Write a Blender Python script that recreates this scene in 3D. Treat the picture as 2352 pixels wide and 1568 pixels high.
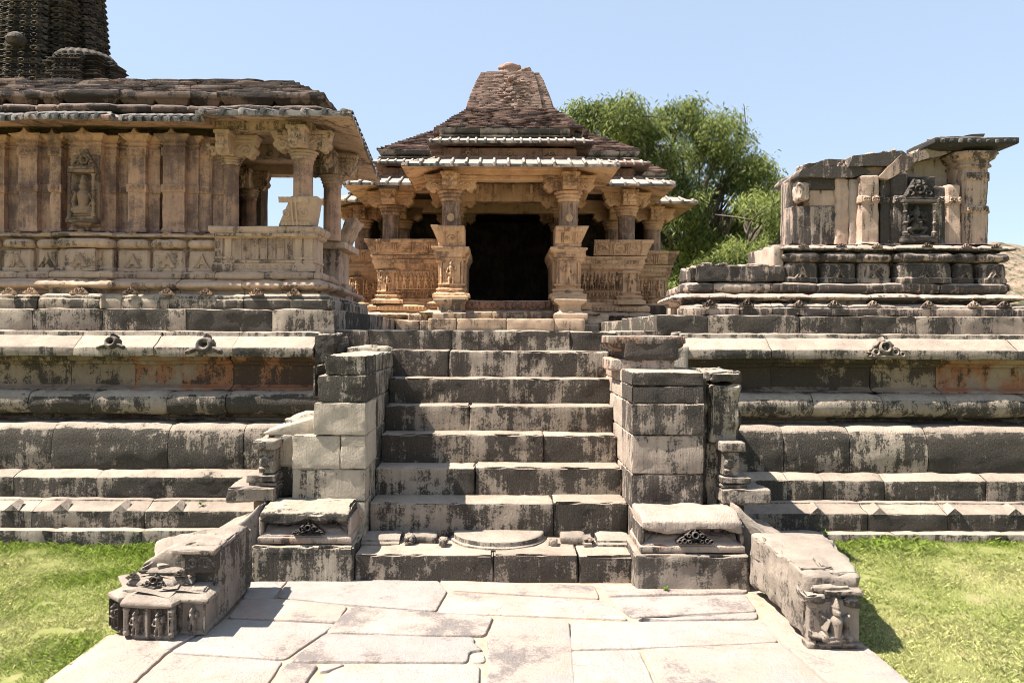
import bpy, math, random
import numpy as np
from mathutils import Vector
for o in list(bpy.data.objects): bpy.data.objects.remove(o)
scene = bpy.context.scene
COL = scene.collection

# ---------------- camera, sky, sun, exposure ----------------
F, VX, VY, EYE = 1699.0, 1147.0, 762.0, 1.6       # focal length and vanishing point on a 2352 x 1568 sheet; eye height in metres
cam_d = bpy.data.cameras.new('camera'); cam = bpy.data.objects.new('camera', cam_d); COL.objects.link(cam)
cam_d.sensor_width = 36.0; cam_d.lens = 36.0 * F / 2352
cam_d.shift_x = (1176 - VX) / 2352; cam_d.shift_y = (VY - 784) / 2352
cam_d.clip_start = 0.1; cam_d.clip_end = 3000
cam.location = (0, 0, EYE); cam.rotation_euler = (math.radians(90), math.radians(-0.25), 0)
scene.camera = cam
SUN = Vector((0.66, 0.075, -1.0)).normalized()      # direction the sunlight travels
sun_el = math.asin(-SUN.z); sun_az = math.atan2(-SUN.x, -SUN.y)
w = bpy.data.worlds.new('World'); scene.world = w; w.use_nodes = True
nt = w.node_tree; nt.nodes.clear()
wo = nt.nodes.new('ShaderNodeOutputWorld'); bg = nt.nodes.new('ShaderNodeBackground')
sky = nt.nodes.new('ShaderNodeTexSky'); sky.sky_type = 'NISHITA'; sky.sun_disc = False
sky.sun_elevation = sun_el; sky.sun_rotation = sun_az; sky.air_density = 1.0; sky.dust_density = 0.6; sky.ozone_density = 1.6
bg.inputs[1].default_value = 0.085
smx = nt.nodes.new('ShaderNodeMix'); smx.data_type = 'RGBA'; smx.inputs[0].default_value = .66; smx.inputs[7].default_value = (2.85, 3.45, 4.35, 1)
nt.links.new(sky.outputs[0], smx.inputs[6]); nt.links.new(smx.outputs[2], bg.inputs[0]); nt.links.new(bg.outputs[0], wo.inputs[0])
sl = bpy.data.lights.new('sun', 'SUN'); sl.energy = 5.0; sl.angle = math.radians(0.5); sl.color = (1.0, 0.93, 0.84)
so = bpy.data.objects.new('sun', sl); COL.objects.link(so)
so.rotation_euler = SUN.to_track_quat('-Z', 'Y').to_euler(); so.location = (-8, -2, 14)
scene.view_settings.view_transform = 'Standard'; scene.view_settings.look = 'None'
scene.view_settings.exposure = 1.45; scene.view_settings.gamma = 1.0
scene.render.engine = 'CYCLES'
scene.cycles.filter_width = 1.0; scene.cycles.max_bounces = 8; scene.cycles.diffuse_bounces = 5

R = random.Random(7)
def X(x, d): return (x - VX) * d / F
def Z(y, d): return EYE - (y - VY) * d / F
def P(x, y, d): return (X(x, d), d, Z(y, d))
def G(x, y, z=0.0):
    d = (EYE - z) * F / (y - VY); return (X(x, d), d, z)

# ---------------- noise ----------------
def _h(i, j, k):
    n = (i.astype(np.int64) * 374761393 + j.astype(np.int64) * 668265263 + k.astype(np.int64) * 2147483647) & 0x7fffffff
    n = ((n ^ (n >> 13)) * 1274126177) & 0x7fffffff
    n = n ^ (n >> 16)
    return (n & 0xffff) / 32767.5 - 1.0
def vnoise(p):
    f = np.floor(p); t = p - f; t = t * t * (3 - 2 * t); i, j, k = f[:, 0], f[:, 1], f[:, 2]
    r = 0
    for a in (0, 1):
        for b in (0, 1):
            for c in (0, 1):
                w_ = (t[:, 0] if a else 1 - t[:, 0]) * (t[:, 1] if b else 1 - t[:, 1]) * (t[:, 2] if c else 1 - t[:, 2])
                r = r + w_ * _h(i + a, j + b, k + c)
    return r
def fbm(p, s, o=3):
    r = 0; a = 1.0; p = np.asarray(p, float) * s
    for q in range(o): r = r + a * vnoise(p + 17.3 * q); a *= .5; p = p * 2.03
    return r

# ---------------- mesh building ----------------
class MB:
    def __init__(s): s.V = []; s.Fc = []; s.B = []; s.n = 0
    def add(s, V, faces, blk=None):
        V = np.asarray(V, float)
        if blk is None: blk = (R.random(), R.random(), R.random())
        s.V.append(V); s.B.append(np.tile(np.array([*blk, 1.0]), (len(V), 1)))
        n = s.n
        if isinstance(faces, np.ndarray): s.Fc.append(faces + n)
        else: s.Fc.append([[i + n for i in f] for f in faces])
        s.n += len(V)
    def build(s, name, mat, parent=None, angle=38, smooth=True):
        V = np.concatenate(s.V); B = np.concatenate(s.B)
        off = np.array(parent['_loc']) if parent is not None and '_loc' in parent else np.zeros(3)
        V = V - off
        sizes, idx = [], []
        for f in s.Fc:
            if isinstance(f, np.ndarray): sizes.append(np.full(len(f), f.shape[1])); idx.append(f.reshape(-1))
            else:
                for q in f: sizes.append(np.array([len(q)])); idx.append(np.array(q))
        sizes = np.concatenate(sizes); idx = np.concatenate(idx)
        me = bpy.data.meshes.new(name)
        me.vertices.add(len(V)); me.vertices.foreach_set('co', V.astype(np.float32).ravel())
        me.loops.add(len(idx)); me.loops.foreach_set('vertex_index', idx.astype(np.int32))
        me.polygons.add(len(sizes)); st = np.concatenate([[0], np.cumsum(sizes)[:-1]])
        me.polygons.foreach_set('loop_start', st.astype(np.int32)); me.polygons.foreach_set('loop_total', sizes.astype(np.int32))
        me.update(calc_edges=True); me.validate()
        at = me.attributes.new('blk', 'FLOAT_COLOR', 'POINT')
        if len(me.vertices) == len(V): at.data.foreach_set('color', B.astype(np.float32).ravel())
        if smooth:
            me.polygons.foreach_set('use_smooth', np.ones(len(me.polygons), bool)); me.set_sharp_from_angle(angle=math.radians(angle))
        me.materials.append(mat)
        o = bpy.data.objects.new(name, me); COL.objects.link(o)
        if parent is not None:
            o.parent = parent; o['_loc'] = parent['_loc']
        else: o['_loc'] = [0.0, 0.0, 0.0]
        return o

def thing(name, label, cat, loc=(0, 0, 0), group=None):
    o = bpy.data.objects.new(name, None); COL.objects.link(o); o.location = loc; o.empty_display_size = .2
    o['_loc'] = list(map(float, loc)); o['label'] = label; o['category'] = cat
    if group: o['group'] = group
    return o
def tag(o, label, cat, group=None):
    o['label'] = label; o['category'] = cat
    if group: o['group'] = group
    return o
def structure(o, kind='structure'):
    o['kind'] = kind; return o

def resample(pts, step, chamf=0.0, closed=False):
    """insert chamfers at corners and points every <=step"""
    pts = [np.array(p, float) for p in pts]; n = len(pts); out = []
    for i, p in enumerate(pts):
        if chamf > 0 and (closed or 0 < i < n - 1):
            a = pts[i - 1] - p; b = pts[(i + 1) % n] - p; la, lb = np.linalg.norm(a), np.linalg.norm(b)
            if la < 1e-6 or lb < 1e-6: continue
            ca = abs(np.dot(a, b) / la / lb + 1)
            if ca > 0.12:
                c = min(chamf, la * .4, lb * .4)
                out += [p + a / la * c, p + (a / la * c + b / lb * c) * .27, p + b / lb * c]; continue
        out.append(p)
    if closed: out.append(out[0])
    res = [out[0]]
    for a, b in zip(out[:-1], out[1:]):
        L = np.linalg.norm(b - a)
        if L < 1e-7: continue
        k = max(1, int(math.ceil(L / step)))
        for q in range(1, k + 1): res.append(a + (b - a) * q / k)
    if closed: res.pop()
    return np.array(res)
def _dirs(pl, closed):
    """tangents & mitred right-hand normals for a 2D polyline"""
    n = len(pl); N = np.zeros((n, 2))
    for i in range(n):
        a = pl[i] - pl[i - 1] if (i > 0 or closed) else None
        b = pl[(i + 1) % n] - pl[i] if (i < n - 1 or closed) else None
        if a is None: a = b
        if b is None: b = a
        a = a / (np.linalg.norm(a) + 1e-12); b = b / (np.linalg.norm(b) + 1e-12)
        na = np.array([a[1], -a[0]]); nb = np.array([b[1], -b[0]]); m = na + nb; L = np.linalg.norm(m)
        if L < .2: m = na
        else: m = m / L; m = m / max(.4, np.dot(m, na))
        N[i] = m
    return N
def sweep(mb, plan, prof, closed=False, seg=.1, pseg=.06, rough=.004, nsc=6.0, chamf=.008, endr=.008, cap=True, jit=0.0, blk=None, pchamf=0.0, wear=1.0, dz=0.0):
    pl = resample(plan, seg, pchamf, closed); pr = resample(prof, pseg, chamf)
    N = _dirs(pl, closed); S, Q = len(pl), len(pr)
    T = np.gradient(pr, axis=0); Ln = np.linalg.norm(T, axis=1, keepdims=True) + 1e-9; T = T / Ln
    PN = np.stack([T[:, 1], -T[:, 0]], 1)              # outward normal in (o, z)
    o = np.tile(pr[:, 0], (S, 1)); z = np.tile(pr[:, 1], (S, 1)) + dz
    jo = R.uniform(-jit, jit); o = o + jo; z = z + R.uniform(-jit, jit) * .4
    base = np.zeros((S, Q, 3)); base[:, :, :2] = pl[:, None, :] + N[:, None, :] * o[:, :, None]; base[:, :, 2] = z
    flat = base.reshape(-1, 3); dn = (fbm(flat, nsc, 4) + .35 * fbm(flat, nsc * 5, 2)).reshape(S, Q) * rough
    if endr > 0 and not closed:
        for i_ in (0, S - 1): dn[i_] -= endr * (1 + .8 * fbm(base[i_], 9.0, 2))
        if S > 4:
            pass
    curv = np.zeros(Q)
    if Q > 2: curv[1:-1] = np.linalg.norm(PN[2:] - PN[:-2], axis=1)
    wn = np.maximum(0, fbm(flat, nsc * 1.3 + 3, 3).reshape(S, Q) - .25)
    dn = dn - wn * curv[None, :] * .012 * wear
    off = PN[None, :, :] * dn[:, :, None]
    o = o + off[:, :, 0]; z = z + off[:, :, 1]
    V = np.zeros((S, Q, 3)); V[:, :, :2] = pl[:, None, :] + N[:, None, :] * o[:, :, None]; V[:, :, 2] = z
    n_s = S if closed else S - 1
    i = np.arange(n_s); j = np.arange(Q - 1); I, J = np.meshgrid(i, j, indexing='ij'); I2 = (I + 1) % S
    Fq = np.stack([I * Q + J, I2 * Q + J, I2 * Q + J + 1, I * Q + J + 1], -1).reshape(-1, 4)
    if blk is None: blk = (R.random(), R.random(), R.random())
    mb.add(V.reshape(-1, 3), Fq, blk)
    if cap and not closed:
        mb.add(V[0], [list(range(Q))], blk); mb.add(V[-1], [list(range(Q))[::-1]], blk)
def plan_len(plan): return sum(math.dist(a, b) for a, b in zip(plan[:-1], plan[1:]))
def subplan(plan, a, b):
    out = []; s = 0
    for p, q in zip(plan[:-1], plan[1:]):
        L = math.dist(p, q); t0, t1 = (a - s) / L, (b - s) / L
        if t1 > 0 and t0 < 1:
            lo, hi = max(0, t0), min(1, t1)
            A = (p[0] + (q[0] - p[0]) * lo, p[1] + (q[1] - p[1]) * lo); B = (p[0] + (q[0] - p[0]) * hi, p[1] + (q[1] - p[1]) * hi)
            if not out: out.append(A)
            if math.dist(out[-1], B) > 1e-5: out.append(B)
        s += L
    return out
def course(mb, plan, prof, blen=.6, gap=.005, var=.35, joints=None, **kw):
    """a course of separate stones along a plan line"""
    L = plan_len(plan)
    if joints is None:
        joints = []; s = blen * R.uniform(.4, 1)
        while s < L - blen * .3: joints.append(s); s += blen * R.uniform(1 - var, 1 + var)
    js = [0] + [j for j in joints if .03 < j < L - .03] + [L]
    for a, b in zip(js[:-1], js[1:]):
        sp = subplan(plan, a + gap / 2, b - gap / 2)
        if len(sp) > 1: sweep(mb, sp, prof, **kw)
def face_prof(z0, z1, depth=.15, o=0.0): return [(o - depth, z0), (o, z0), (o, z1), (o - depth, z1)]
def stone(mb, x0, x1, y0, y1, z0, z1, seg=.05, r=.008, rough=.006, blk=None, wear=1.0, shear=(0, 0), taper=0.0, rot=None, nsc=7.0, warp=None):
    """worn rounded stone block"""
    def ax(a, b):
        L = b - a; rr = min(r, L * .3); k = max(1, int(math.ceil((L - 2 * rr) / seg)))
        m = np.linspace(a + rr, b - rr, k + 1); return np.concatenate([[a, a + rr * .45], m, [b - rr * .45, b]]), rr
    xs, rx = ax(x0, x1); ys, ry = ax(y0, y1); zs, rz = ax(z0, z1); A = (xs, ys, zs); n = [len(a) for a in A]
    idm = -np.ones(n, int); pts = []
    I, J, K = np.meshgrid(*[np.arange(k) for k in n], indexing='ij')
    m = (I == 0) | (I == n[0] - 1) | (J == 0) | (J == n[1] - 1) | (K == 0) | (K == n[2] - 1)
    idm[m] = np.arange(m.sum()); V = np.stack([xs[I[m]], ys[J[m]], zs[K[m]]], 1)
    rr = min(rx, ry, rz); lo = np.array([x0, y0, z0]) + rr; hi = np.array([x1, y1, z1]) - rr
    C = np.clip(V, lo, hi); D = V - C; L = np.linalg.norm(D, axis=1, keepdims=True); Nn = D / np.maximum(L, 1e-9)
    V = C + Nn * rr
    corner = (np.abs(Nn).max(axis=1) < .97).astype(float)
    dn = (fbm(V, nsc, 4) + .35 * fbm(V, nsc * 5, 2)) * rough - corner * np.maximum(0, fbm(V + 5, nsc * 2.2, 3) - .1) * .020 * wear
    V = V + Nn * dn[:, None]
    if taper:
        t = (V[:, 2] - z0) / (z1 - z0); cx, cy = (x0 + x1) / 2, (y0 + y1) / 2
        V[:, 0] = cx + (V[:, 0] - cx) * (1 - taper * t); V[:, 1] = cy + (V[:, 1] - cy) * (1 - taper * t)
    V[:, 0] += shear[0] * (V[:, 2] - z0); V[:, 1] += shear[1] * (V[:, 2] - z0)
    if warp is not None: V = warp(V)
    if rot:
        c = np.array([(x0 + x1) / 2, (y0 + y1) / 2, z0]); V = rotv(V - c, *rot) + c
    Fs = []
    def quad(ids, flip):
        a, b, c, d = ids[:-1, :-1], ids[1:, :-1], ids[1:, 1:], ids[:-1, 1:]
        q = np.stack([a, b, c, d], -1).reshape(-1, 4); Fs.append(q[:, ::-1] if flip else q)
    quad(idm[0, :, :], True); quad(idm[-1, :, :], False); quad(idm[:, 0, :], False); quad(idm[:, -1, :], True)
    quad(idm[:, :, 0], True); quad(idm[:, :, -1], False)
    mb.add(V, np.concatenate(Fs), blk)
def rotv(V, ax, ay, az):
    for a, (i, j) in ((ax, (1, 2)), (ay, (2, 0)), (az, (0, 1))):
        a = math.radians(a)
        if a:
            c, s = math.cos(a), math.sin(a); W = V.copy(); W[:, i] = V[:, i] * c - V[:, j] * s; W[:, j] = V[:, i] * s + V[:, j] * c; V = W
    return V
def lathe(mb, c, prof, n=28, fac=None, rough=.002, axis='z', blk=None, pseg=.05, lobes=0, lobe=0.0, chamf=.004, squash=1.0):
    pr = resample(prof, pseg, chamf); Q = len(pr); a = np.arange(n) * 2 * math.pi / n + math.pi / n
    rad = np.tile(pr[:, 0], (n, 1))
    if fac:   # faceted shaft between z-range
        z0, z1, m = fac; k = np.cos(math.pi / m) / np.cos((a % (2 * math.pi / m)) - math.pi / m)
        sel = (pr[:, 1] > z0) & (pr[:, 1] < z1); rad[:, sel] *= k[:, None] * 1.02
    if lobes: rad = rad * (1 + lobe * np.abs(np.cos(a * lobes / 2)))[:, None]
    V = np.zeros((n, Q, 3)); V[:, :, 0] = rad * np.cos(a)[:, None]; V[:, :, 1] = rad * np.sin(a)[:, None] * squash; V[:, :, 2] = pr[:, 1]
    if axis == 'x': V = V[:, :, [2, 0, 1]]
    if axis == 'y': V = V[:, :, [0, 2, 1]] * np.array([-1, 1, 1])
    V = V + np.array(c)
    f = V.reshape(-1, 3); ctr = np.array(c); V = V + (fbm(f, 8, 2) * rough).reshape(n, Q, 1) * ((V - ctr) / (np.linalg.norm(V - ctr, axis=2, keepdims=True) + 1e-6))
    I, J = np.meshgrid(np.arange(n), np.arange(Q - 1), indexing='ij'); I2 = (I + 1) % n
    mb.add(V.reshape(-1, 3), np.stack([I * Q + J, I2 * Q + J, I2 * Q + J + 1, I * Q + J + 1], -1).reshape(-1, 4), blk)
def hfield(mb, org, u, v, w_, h_, nu, nv, fn, cut=None, back=.01, blk=None):
    """carved relief: fn(U,V)->height in metres along u x v; U,V in 0..1 ; parts <= cut dropped"""
    u = np.array(u, float); v = np.array(v, float); n = np.cross(u, v); U, Vv = np.meshgrid(np.linspace(0, 1, nu), np.linspace(0, 1, nv), indexing='ij')
    H = fn(U, Vv); Hc = H.copy()
    if cut is not None: Hc[H <= cut] = -back
    Pp = np.array(org) + U[..., None] * w_ * u + Vv[..., None] * h_ * v + Hc[..., None] * n
    I, J = np.meshgrid(np.arange(nu - 1), np.arange(nv - 1), indexing='ij')
    Fq = np.stack([I * nv + J, (I + 1) * nv + J, (I + 1) * nv + J + 1, I * nv + J + 1], -1).reshape(-1, 4)
    if cut is not None:
        k = (H > cut); keep = k[:-1, :-1] | k[1:, :-1] | k[1:, 1:] | k[:-1, 1:]; Fq = Fq[keep.ravel()]
    mb.add(Pp.reshape(-1, 3), Fq, blk)
def cap2(U, V, x0, y0, x1, y1, r, hh, r1=None):
    dx, dy = x1 - x0, y1 - y0; L2 = dx * dx + dy * dy + 1e-9; t = np.clip(((U - x0) * dx + (V - y0) * dy) / L2, 0, 1)
    rr = r + ((r1 if r1 is not None else r) - r) * t
    d = np.hypot(U - x0 - t * dx, V - y0 - t * dy) / rr
    return hh * np.sqrt(np.maximum(0, 1 - d * d)) * (rr / r) ** .5
def ring2(U, V, cx, cy, Rr, r, hh, a0=0, a1=6.2832):
    a = np.arctan2(V - cy, U - cx) % 6.2832; d = np.abs(np.hypot(U - cx, V - cy) - Rr) / r
    m = ((a - a0) % 6.2832) <= (a1 - a0)
    return np.where(m, hh * np.sqrt(np.maximum(0, 1 - d * d)), 0)
def M(*a):
    r = a[0]
    for b in a[1:]: r = np.maximum(r, b)
    return r
# ---------------- materials ----------------
def _n(nt, t, **kw):
    n = nt.nodes.new(t)
    for k, v in kw.items(): setattr(n, k, v)
    return n
def stonemat(name, pale, pale2, dark, amt, warm=None, warmamt=0.0, streak=.45, scale=1.0, bump=.5, topclear=.6, blkvar=.25, soft=.07, fine=1.0, tool=0.0, crack=False):
    """weathered stone: pale rock, warm mineral patches, black crust running down in streaks"""
    m = bpy.data.materials.new(name); m.use_nodes = True; nt = m.node_tree; N = nt.nodes; L = nt.links; N.clear()
    out = _n(nt, 'ShaderNodeOutputMaterial'); bs = _n(nt, 'ShaderNodeBsdfPrincipled'); L.new(bs.outputs[0], out.inputs[0])
    bs.inputs['Roughness'].default_value = .88; bs.inputs['Specular IOR Level'].default_value = .25
    geo = _n(nt, 'ShaderNodeNewGeometry'); pos = geo.outputs['Position']
    at = _n(nt, 'ShaderNodeAttribute', attribute_name='blk'); sepb = _n(nt, 'ShaderNodeSeparateColor'); L.new(at.outputs['Color'], sepb.inputs[0])
    def math_(op, a, b=None, clamp=False):
        n = _n(nt, 'ShaderNodeMath', operation=op, use_clamp=clamp)
        for i, v in enumerate((a, b)):
            if v is None: continue
            if isinstance(v, (int, float)): n.inputs[i].default_value = v
            else: L.new(v, n.inputs[i])
        return n.outputs[0]
    # shift the pattern per stone
    off = _n(nt, 'ShaderNodeVectorMath', operation='SCALE'); L.new(at.outputs['Color'], off.inputs[0]); off.inputs['Scale'].default_value = 3.0
    pv = _n(nt, 'ShaderNodeVectorMath', operation='ADD'); L.new(pos, pv.inputs[0]); L.new(off.outputs[0], pv.inputs[1])
    def noise(vec, sc, det=6, ro=.6, st=None):
        if st:
            mp = _n(nt, 'ShaderNodeMapping'); mp.inputs['Scale'].default_value = st; L.new(vec, mp.inputs[0]); vec = mp.outputs[0]
        n = _n(nt, 'ShaderNodeTexNoise'); n.inputs['Scale'].default_value = sc; n.inputs['Detail'].default_value = det; n.inputs['Roughness'].default_value = ro
        L.new(vec, n.inputs['Vector']); return n.outputs['Fac']
    n1 = noise(pv.outputs[0], 2.6 * scale, 9, .68); n2 = noise(pv.outputs[0], 1.0 * scale, 8, .68, (19, 19, 1.6)); n3 = noise(pos, 75, 4, .75); n4 = noise(pv.outputs[0], 4.5 * scale, 5, .6)
    n5 = noise(pos, 1.0, 6, .65, (90, 90, 9)); n6 = noise(pos, 14, 7, .7)
    def mixf(fac, a, b): return math_('ADD', math_('MULTIPLY', a, 1 - fac), math_('MULTIPLY', b, fac))
    v = mixf(streak, n1, n2); v = mixf(.22 * fine, v, n3); v = mixf(.16, v, n6)
    v = math_('ADD', math_('MULTIPLY', math_('SUBTRACT', v, .5), 3.1), .5)
    v = math_('ADD', v, math_('MULTIPLY', math_('SUBTRACT', sepb.outputs[0], .5), blkvar))
    sn = _n(nt, 'ShaderNodeSeparateXYZ'); L.new(geo.outputs['True Normal'], sn.inputs[0])
    up = _n(nt, 'ShaderNodeMapRange', interpolation_type='SMOOTHSTEP'); L.new(sn.outputs[2], up.inputs[0]); up.inputs[1].default_value = .3; up.inputs[2].default_value = .95
    v = math_('SUBTRACT', v, math_('MULTIPLY', up.outputs[0], topclear * .35))
    mr = _n(nt, 'ShaderNodeMapRange', interpolation_type='SMOOTHSTEP'); L.new(v, mr.inputs[0])
    th = .5 + (0.5 - amt) * .8; mr.inputs[1].default_value = th - soft; mr.inputs[2].default_value = th + soft
    sp = _n(nt, 'ShaderNodeMapRange'); L.new(noise(pos, 120, 3, .8), sp.inputs[0]); sp.inputs[1].default_value = .42; sp.inputs[2].default_value = .66; sp.inputs[3].default_value = .99; sp.inputs[4].default_value = .84
    mr2 = _n(nt, 'ShaderNodeMapRange', interpolation_type='SMOOTHSTEP'); L.new(v, mr2.inputs[0]); mr2.inputs[1].default_value = th - .42; mr2.inputs[2].default_value = th + .30
    dk = math_('MULTIPLY', math_('MAXIMUM', math_('MULTIPLY', mr.outputs[0], .99), math_('MULTIPLY', mr2.outputs[0], .52)), sp.outputs[0])
    def mixc(fac, a, b):
        n = _n(nt, 'ShaderNodeMix', data_type='RGBA')
        for s, q in ((0, fac), (6, a), (7, b)):
            if isinstance(q, (int, float)): n.inputs[s].default_value = q
            elif isinstance(q, tuple): n.inputs[s].default_value = (*q, 1)
            else: L.new(q, n.inputs[s])
        return n.outputs[2]
    pf = _n(nt, 'ShaderNodeMapRange'); L.new(math_('ADD', n4, math_('MULTIPLY', math_('SUBTRACT', sepb.outputs[1], .5), .35)), pf.inputs[0]); pf.inputs[1].default_value = .3; pf.inputs[2].default_value = .72
    c = mixc(pf.outputs[0], pale, pale2)
    if warm:
        wf = _n(nt, 'ShaderNodeMapRange', interpolation_type='SMOOTHSTEP'); L.new(mixf(.3, math_('ADD', math_('MULTIPLY', math_('SUBTRACT', noise(pv.outputs[0], 2.6, 5, .6), .5), 2.0), .5), sepb.outputs[2]), wf.inputs[0])
        t2 = .5 + (.5 - warmamt) * .5; wf.inputs[1].default_value = t2 - .06; wf.inputs[2].default_value = t2 + .08
        c = mixc(math_('MULTIPLY', wf.outputs[0], .85), c, warm)
    g = _n(nt, 'ShaderNodeMapRange'); L.new(mixf(.5, n3, n6), g.inputs[0]); g.inputs[1].default_value = .3; g.inputs[2].default_value = .7; g.inputs[3].default_value = .72; g.inputs[4].default_value = 1.22
    hs = _n(nt, 'ShaderNodeHueSaturation'); L.new(c, hs.inputs['Color']); L.new(g.outputs[0], hs.inputs['Value'])
    dn_ = _n(nt, 'ShaderNodeMapRange'); L.new(n4, dn_.inputs[0]); dn_.inputs[1].default_value = .35; dn_.inputs[2].default_value = .68
    dcol = mixc(dn_.outputs[0], dark, tuple(.8 * d_ + .2 * (.28 * p_) for d_, p_ in zip(dark, pale)))
    c = mixc(dk, hs.outputs[0], dcol)
    if crack:
        wp_ = _n(nt, 'ShaderNodeVectorMath', operation='ADD'); nn2 = _n(nt, 'ShaderNodeTexNoise'); nn2.inputs['Scale'].default_value = 3; L.new(pos, nn2.inputs['Vector']); L.new(pos, wp_.inputs[0]); L.new(nn2.outputs['Color'], wp_.inputs[1])
        vo = _n(nt, 'ShaderNodeTexVoronoi', feature='DISTANCE_TO_EDGE'); vo.inputs['Scale'].default_value = 1.5; L.new(wp_.outputs[0], vo.inputs['Vector'])
        cr = _n(nt, 'ShaderNodeMapRange'); L.new(vo.outputs['Distance'], cr.inputs[0]); cr.inputs[1].default_value = .002; cr.inputs[2].default_value = .007; cr.inputs[3].default_value = .75; cr.inputs[4].default_value = 0
        cm = _n(nt, 'ShaderNodeMapRange'); L.new(n1, cm.inputs[0]); cm.inputs[1].default_value = .47; cm.inputs[2].default_value = .53
        c = mixc(math_('MULTIPLY', cr.outputs[0], cm.outputs[0]), c, dark)
    L.new(c, bs.inputs['Base Color'])
    hgt = mixf(.5, math_('MULTIPLY', n6, 1.0), n3)
    if tool: hgt = mixf(tool, hgt, n5)
    hgt = math_('SUBTRACT', hgt, math_('MULTIPLY', dk, .10))
    bp = _n(nt, 'ShaderNodeBump'); bp.inputs['Strength'].default_value = bump; bp.inputs['Distance'].default_value = .028; L.new(hgt, bp.inputs['Height']); L.new(bp.outputs[0], bs.inputs['Normal'])
    return m
BK = (.020, .021, .018)
MT = {
 'step':   stonemat('step_stone', (.45, .365, .285), (.31, .25, .195), (.026, .022, .018), .58, streak=.36, bump=1.0, topclear=2.0, blkvar=.12, tool=.3),
 'wall':   stonemat('terrace_stone', (.45, .37, .29), (.31, .25, .20), (.024, .022, .018), .57, streak=.36, bump=1.0, topclear=1.0, blkvar=.2, tool=.3),
 'frieze': stonemat('frieze_stone', (.42, .31, .21), (.28, .21, .15), (.040, .033, .027), .56, warm=(.42, .17, .08), warmamt=.38, streak=.3, bump=.6, blkvar=.3),
 'pier':   stonemat('pier_stone', (.48, .41, .32), (.34, .285, .22), (.022, .020, .017), .56, streak=.5, bump=1.0, topclear=1.0, blkvar=.5, tool=.35),
 'pierr':  stonemat('pier_stone_pink', (.46, .37, .30), (.32, .26, .21), (.034, .030, .026), .55, warm=(.50, .31, .22), warmamt=.35, streak=.5, bump=1.0, topclear=1.3, blkvar=.4, tool=.35),
 'carved': stonemat('carved_stone', (.38, .315, .255), (.25, .205, .165), (.05, .043, .036), .50, streak=.35, bump=.9, topclear=1.2, blkvar=.15),
 'pave':   stonemat('paving_stone', (.42, .365, .32), (.34, .31, .28), (.18, .16, .15), .36, warm=(.45, .34, .27), warmamt=.5, streak=0, bump=.9, topclear=0, blkvar=.30, soft=.16, fine=1.3, crack=True),
 'shrine': stonemat('shrine_wall_stone', (.58, .345, .225), (.45, .27, .185), (.13, .085, .075), .52, streak=.35, bump=.6, topclear=.4, blkvar=.16, soft=.22),
 'shrineb':stonemat('shrine_base_stone', (.57, .40, .285), (.43, .30, .22), (.07, .048, .04), .42, streak=.4, bump=.7, topclear=.8, blkvar=.22, soft=.12),
 'shrinec':stonemat('shrine_foot_stone', (.46, .37, .28), (.32, .26, .20), (.032, .029, .025), .54, streak=.45, bump=.8, topclear=1.0, blkvar=.25),
 'warm':   stonemat('temple_stone', (.70, .47, .275), (.56, .36, .21), (.18, .11, .07), .40, streak=.35, bump=.6, topclear=.3, blkvar=.14, soft=.15),
 'warmg':  stonemat('temple_shaft_stone', (.48, .33, .22), (.36, .245, .165), (.13, .09, .07), .52, streak=.5, bump=.5, topclear=.3, blkvar=.14, soft=.14),
 'warmf':  stonemat('temple_foot_stone', (.55, .41, .285), (.43, .32, .22), (.06, .05, .042), .42, streak=.4, bump=.7, topclear=.8, blkvar=.3, soft=.1),
 'frz':    stonemat('temple_frieze_stone', (.42, .235, .145), (.32, .175, .11), (.12, .07, .052), .48, streak=.3, bump=.5, topclear=.3, blkvar=.14, soft=.14),
 'eave':   stonemat('eave_stone', (.38, .32, .27), (.29, .24, .20), (.04, .038, .03), .54, streak=.15, bump=.6, topclear=1.9, blkvar=.2, soft=.1),
 'eaved':  stonemat('dark_eave_stone', (.30, .27, .24), (.16, .14, .125), (.022, .022, .021), .62, streak=.2, bump=.8, topclear=1.2, blkvar=.3),
 'roof':   stonemat('roof_stone', (.25, .155, .115), (.17, .105, .08), (.035, .025, .022), .5, streak=.1, bump=.6, topclear=.3, blkvar=.2),
 'roofd':  stonemat('dark_roof_stone', (.27, .185, .14), (.16, .11, .085), (.022, .019, .017), .54, streak=.15, bump=.8, topclear=1.2, blkvar=.3),
 'spire':  stonemat('spire_stone', (.40, .28, .22), (.31, .21, .17), (.10, .07, .058), .30, streak=.2, bump=.7, topclear=.2, blkvar=.14, soft=.12),
 'tower':  stonemat('tower_stone', (.13, .105, .08), (.08, .066, .052), (.020, .018, .017), .54, streak=.25, bump=.6, topclear=.9, blkvar=.2, soft=.12),
 'ruin':   stonemat('ruin_stone', (.50, .39, .31), (.36, .275, .22), (.030, .027, .026), .57, streak=.6, bump=.8, topclear=1.1, blkvar=.3, soft=.08),
 'ruinw':  stonemat('ruin_wall_stone', (.54, .38, .285), (.39, .27, .205), (.05, .040, .036), .50, streak=.65, bump=.7, topclear=.6, blkvar=.3, soft=.09),
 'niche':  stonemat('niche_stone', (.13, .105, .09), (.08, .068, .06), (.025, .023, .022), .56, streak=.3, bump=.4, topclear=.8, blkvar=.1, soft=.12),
 'nichel': stonemat('carved_niche_stone', (.36, .235, .15), (.27, .175, .115), (.08, .055, .045), .52, streak=.3, bump=.4, topclear=.4, blkvar=.1, soft=.12),
 'inner':  stonemat('interior_stone', (.16, .11, .07), (.12, .08, .055), (.04, .03, .025), .5, streak=.3, bump=.3, blkvar=.2, soft=.15),  # stone darkened to stand in for the shade inside the halls
}
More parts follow.
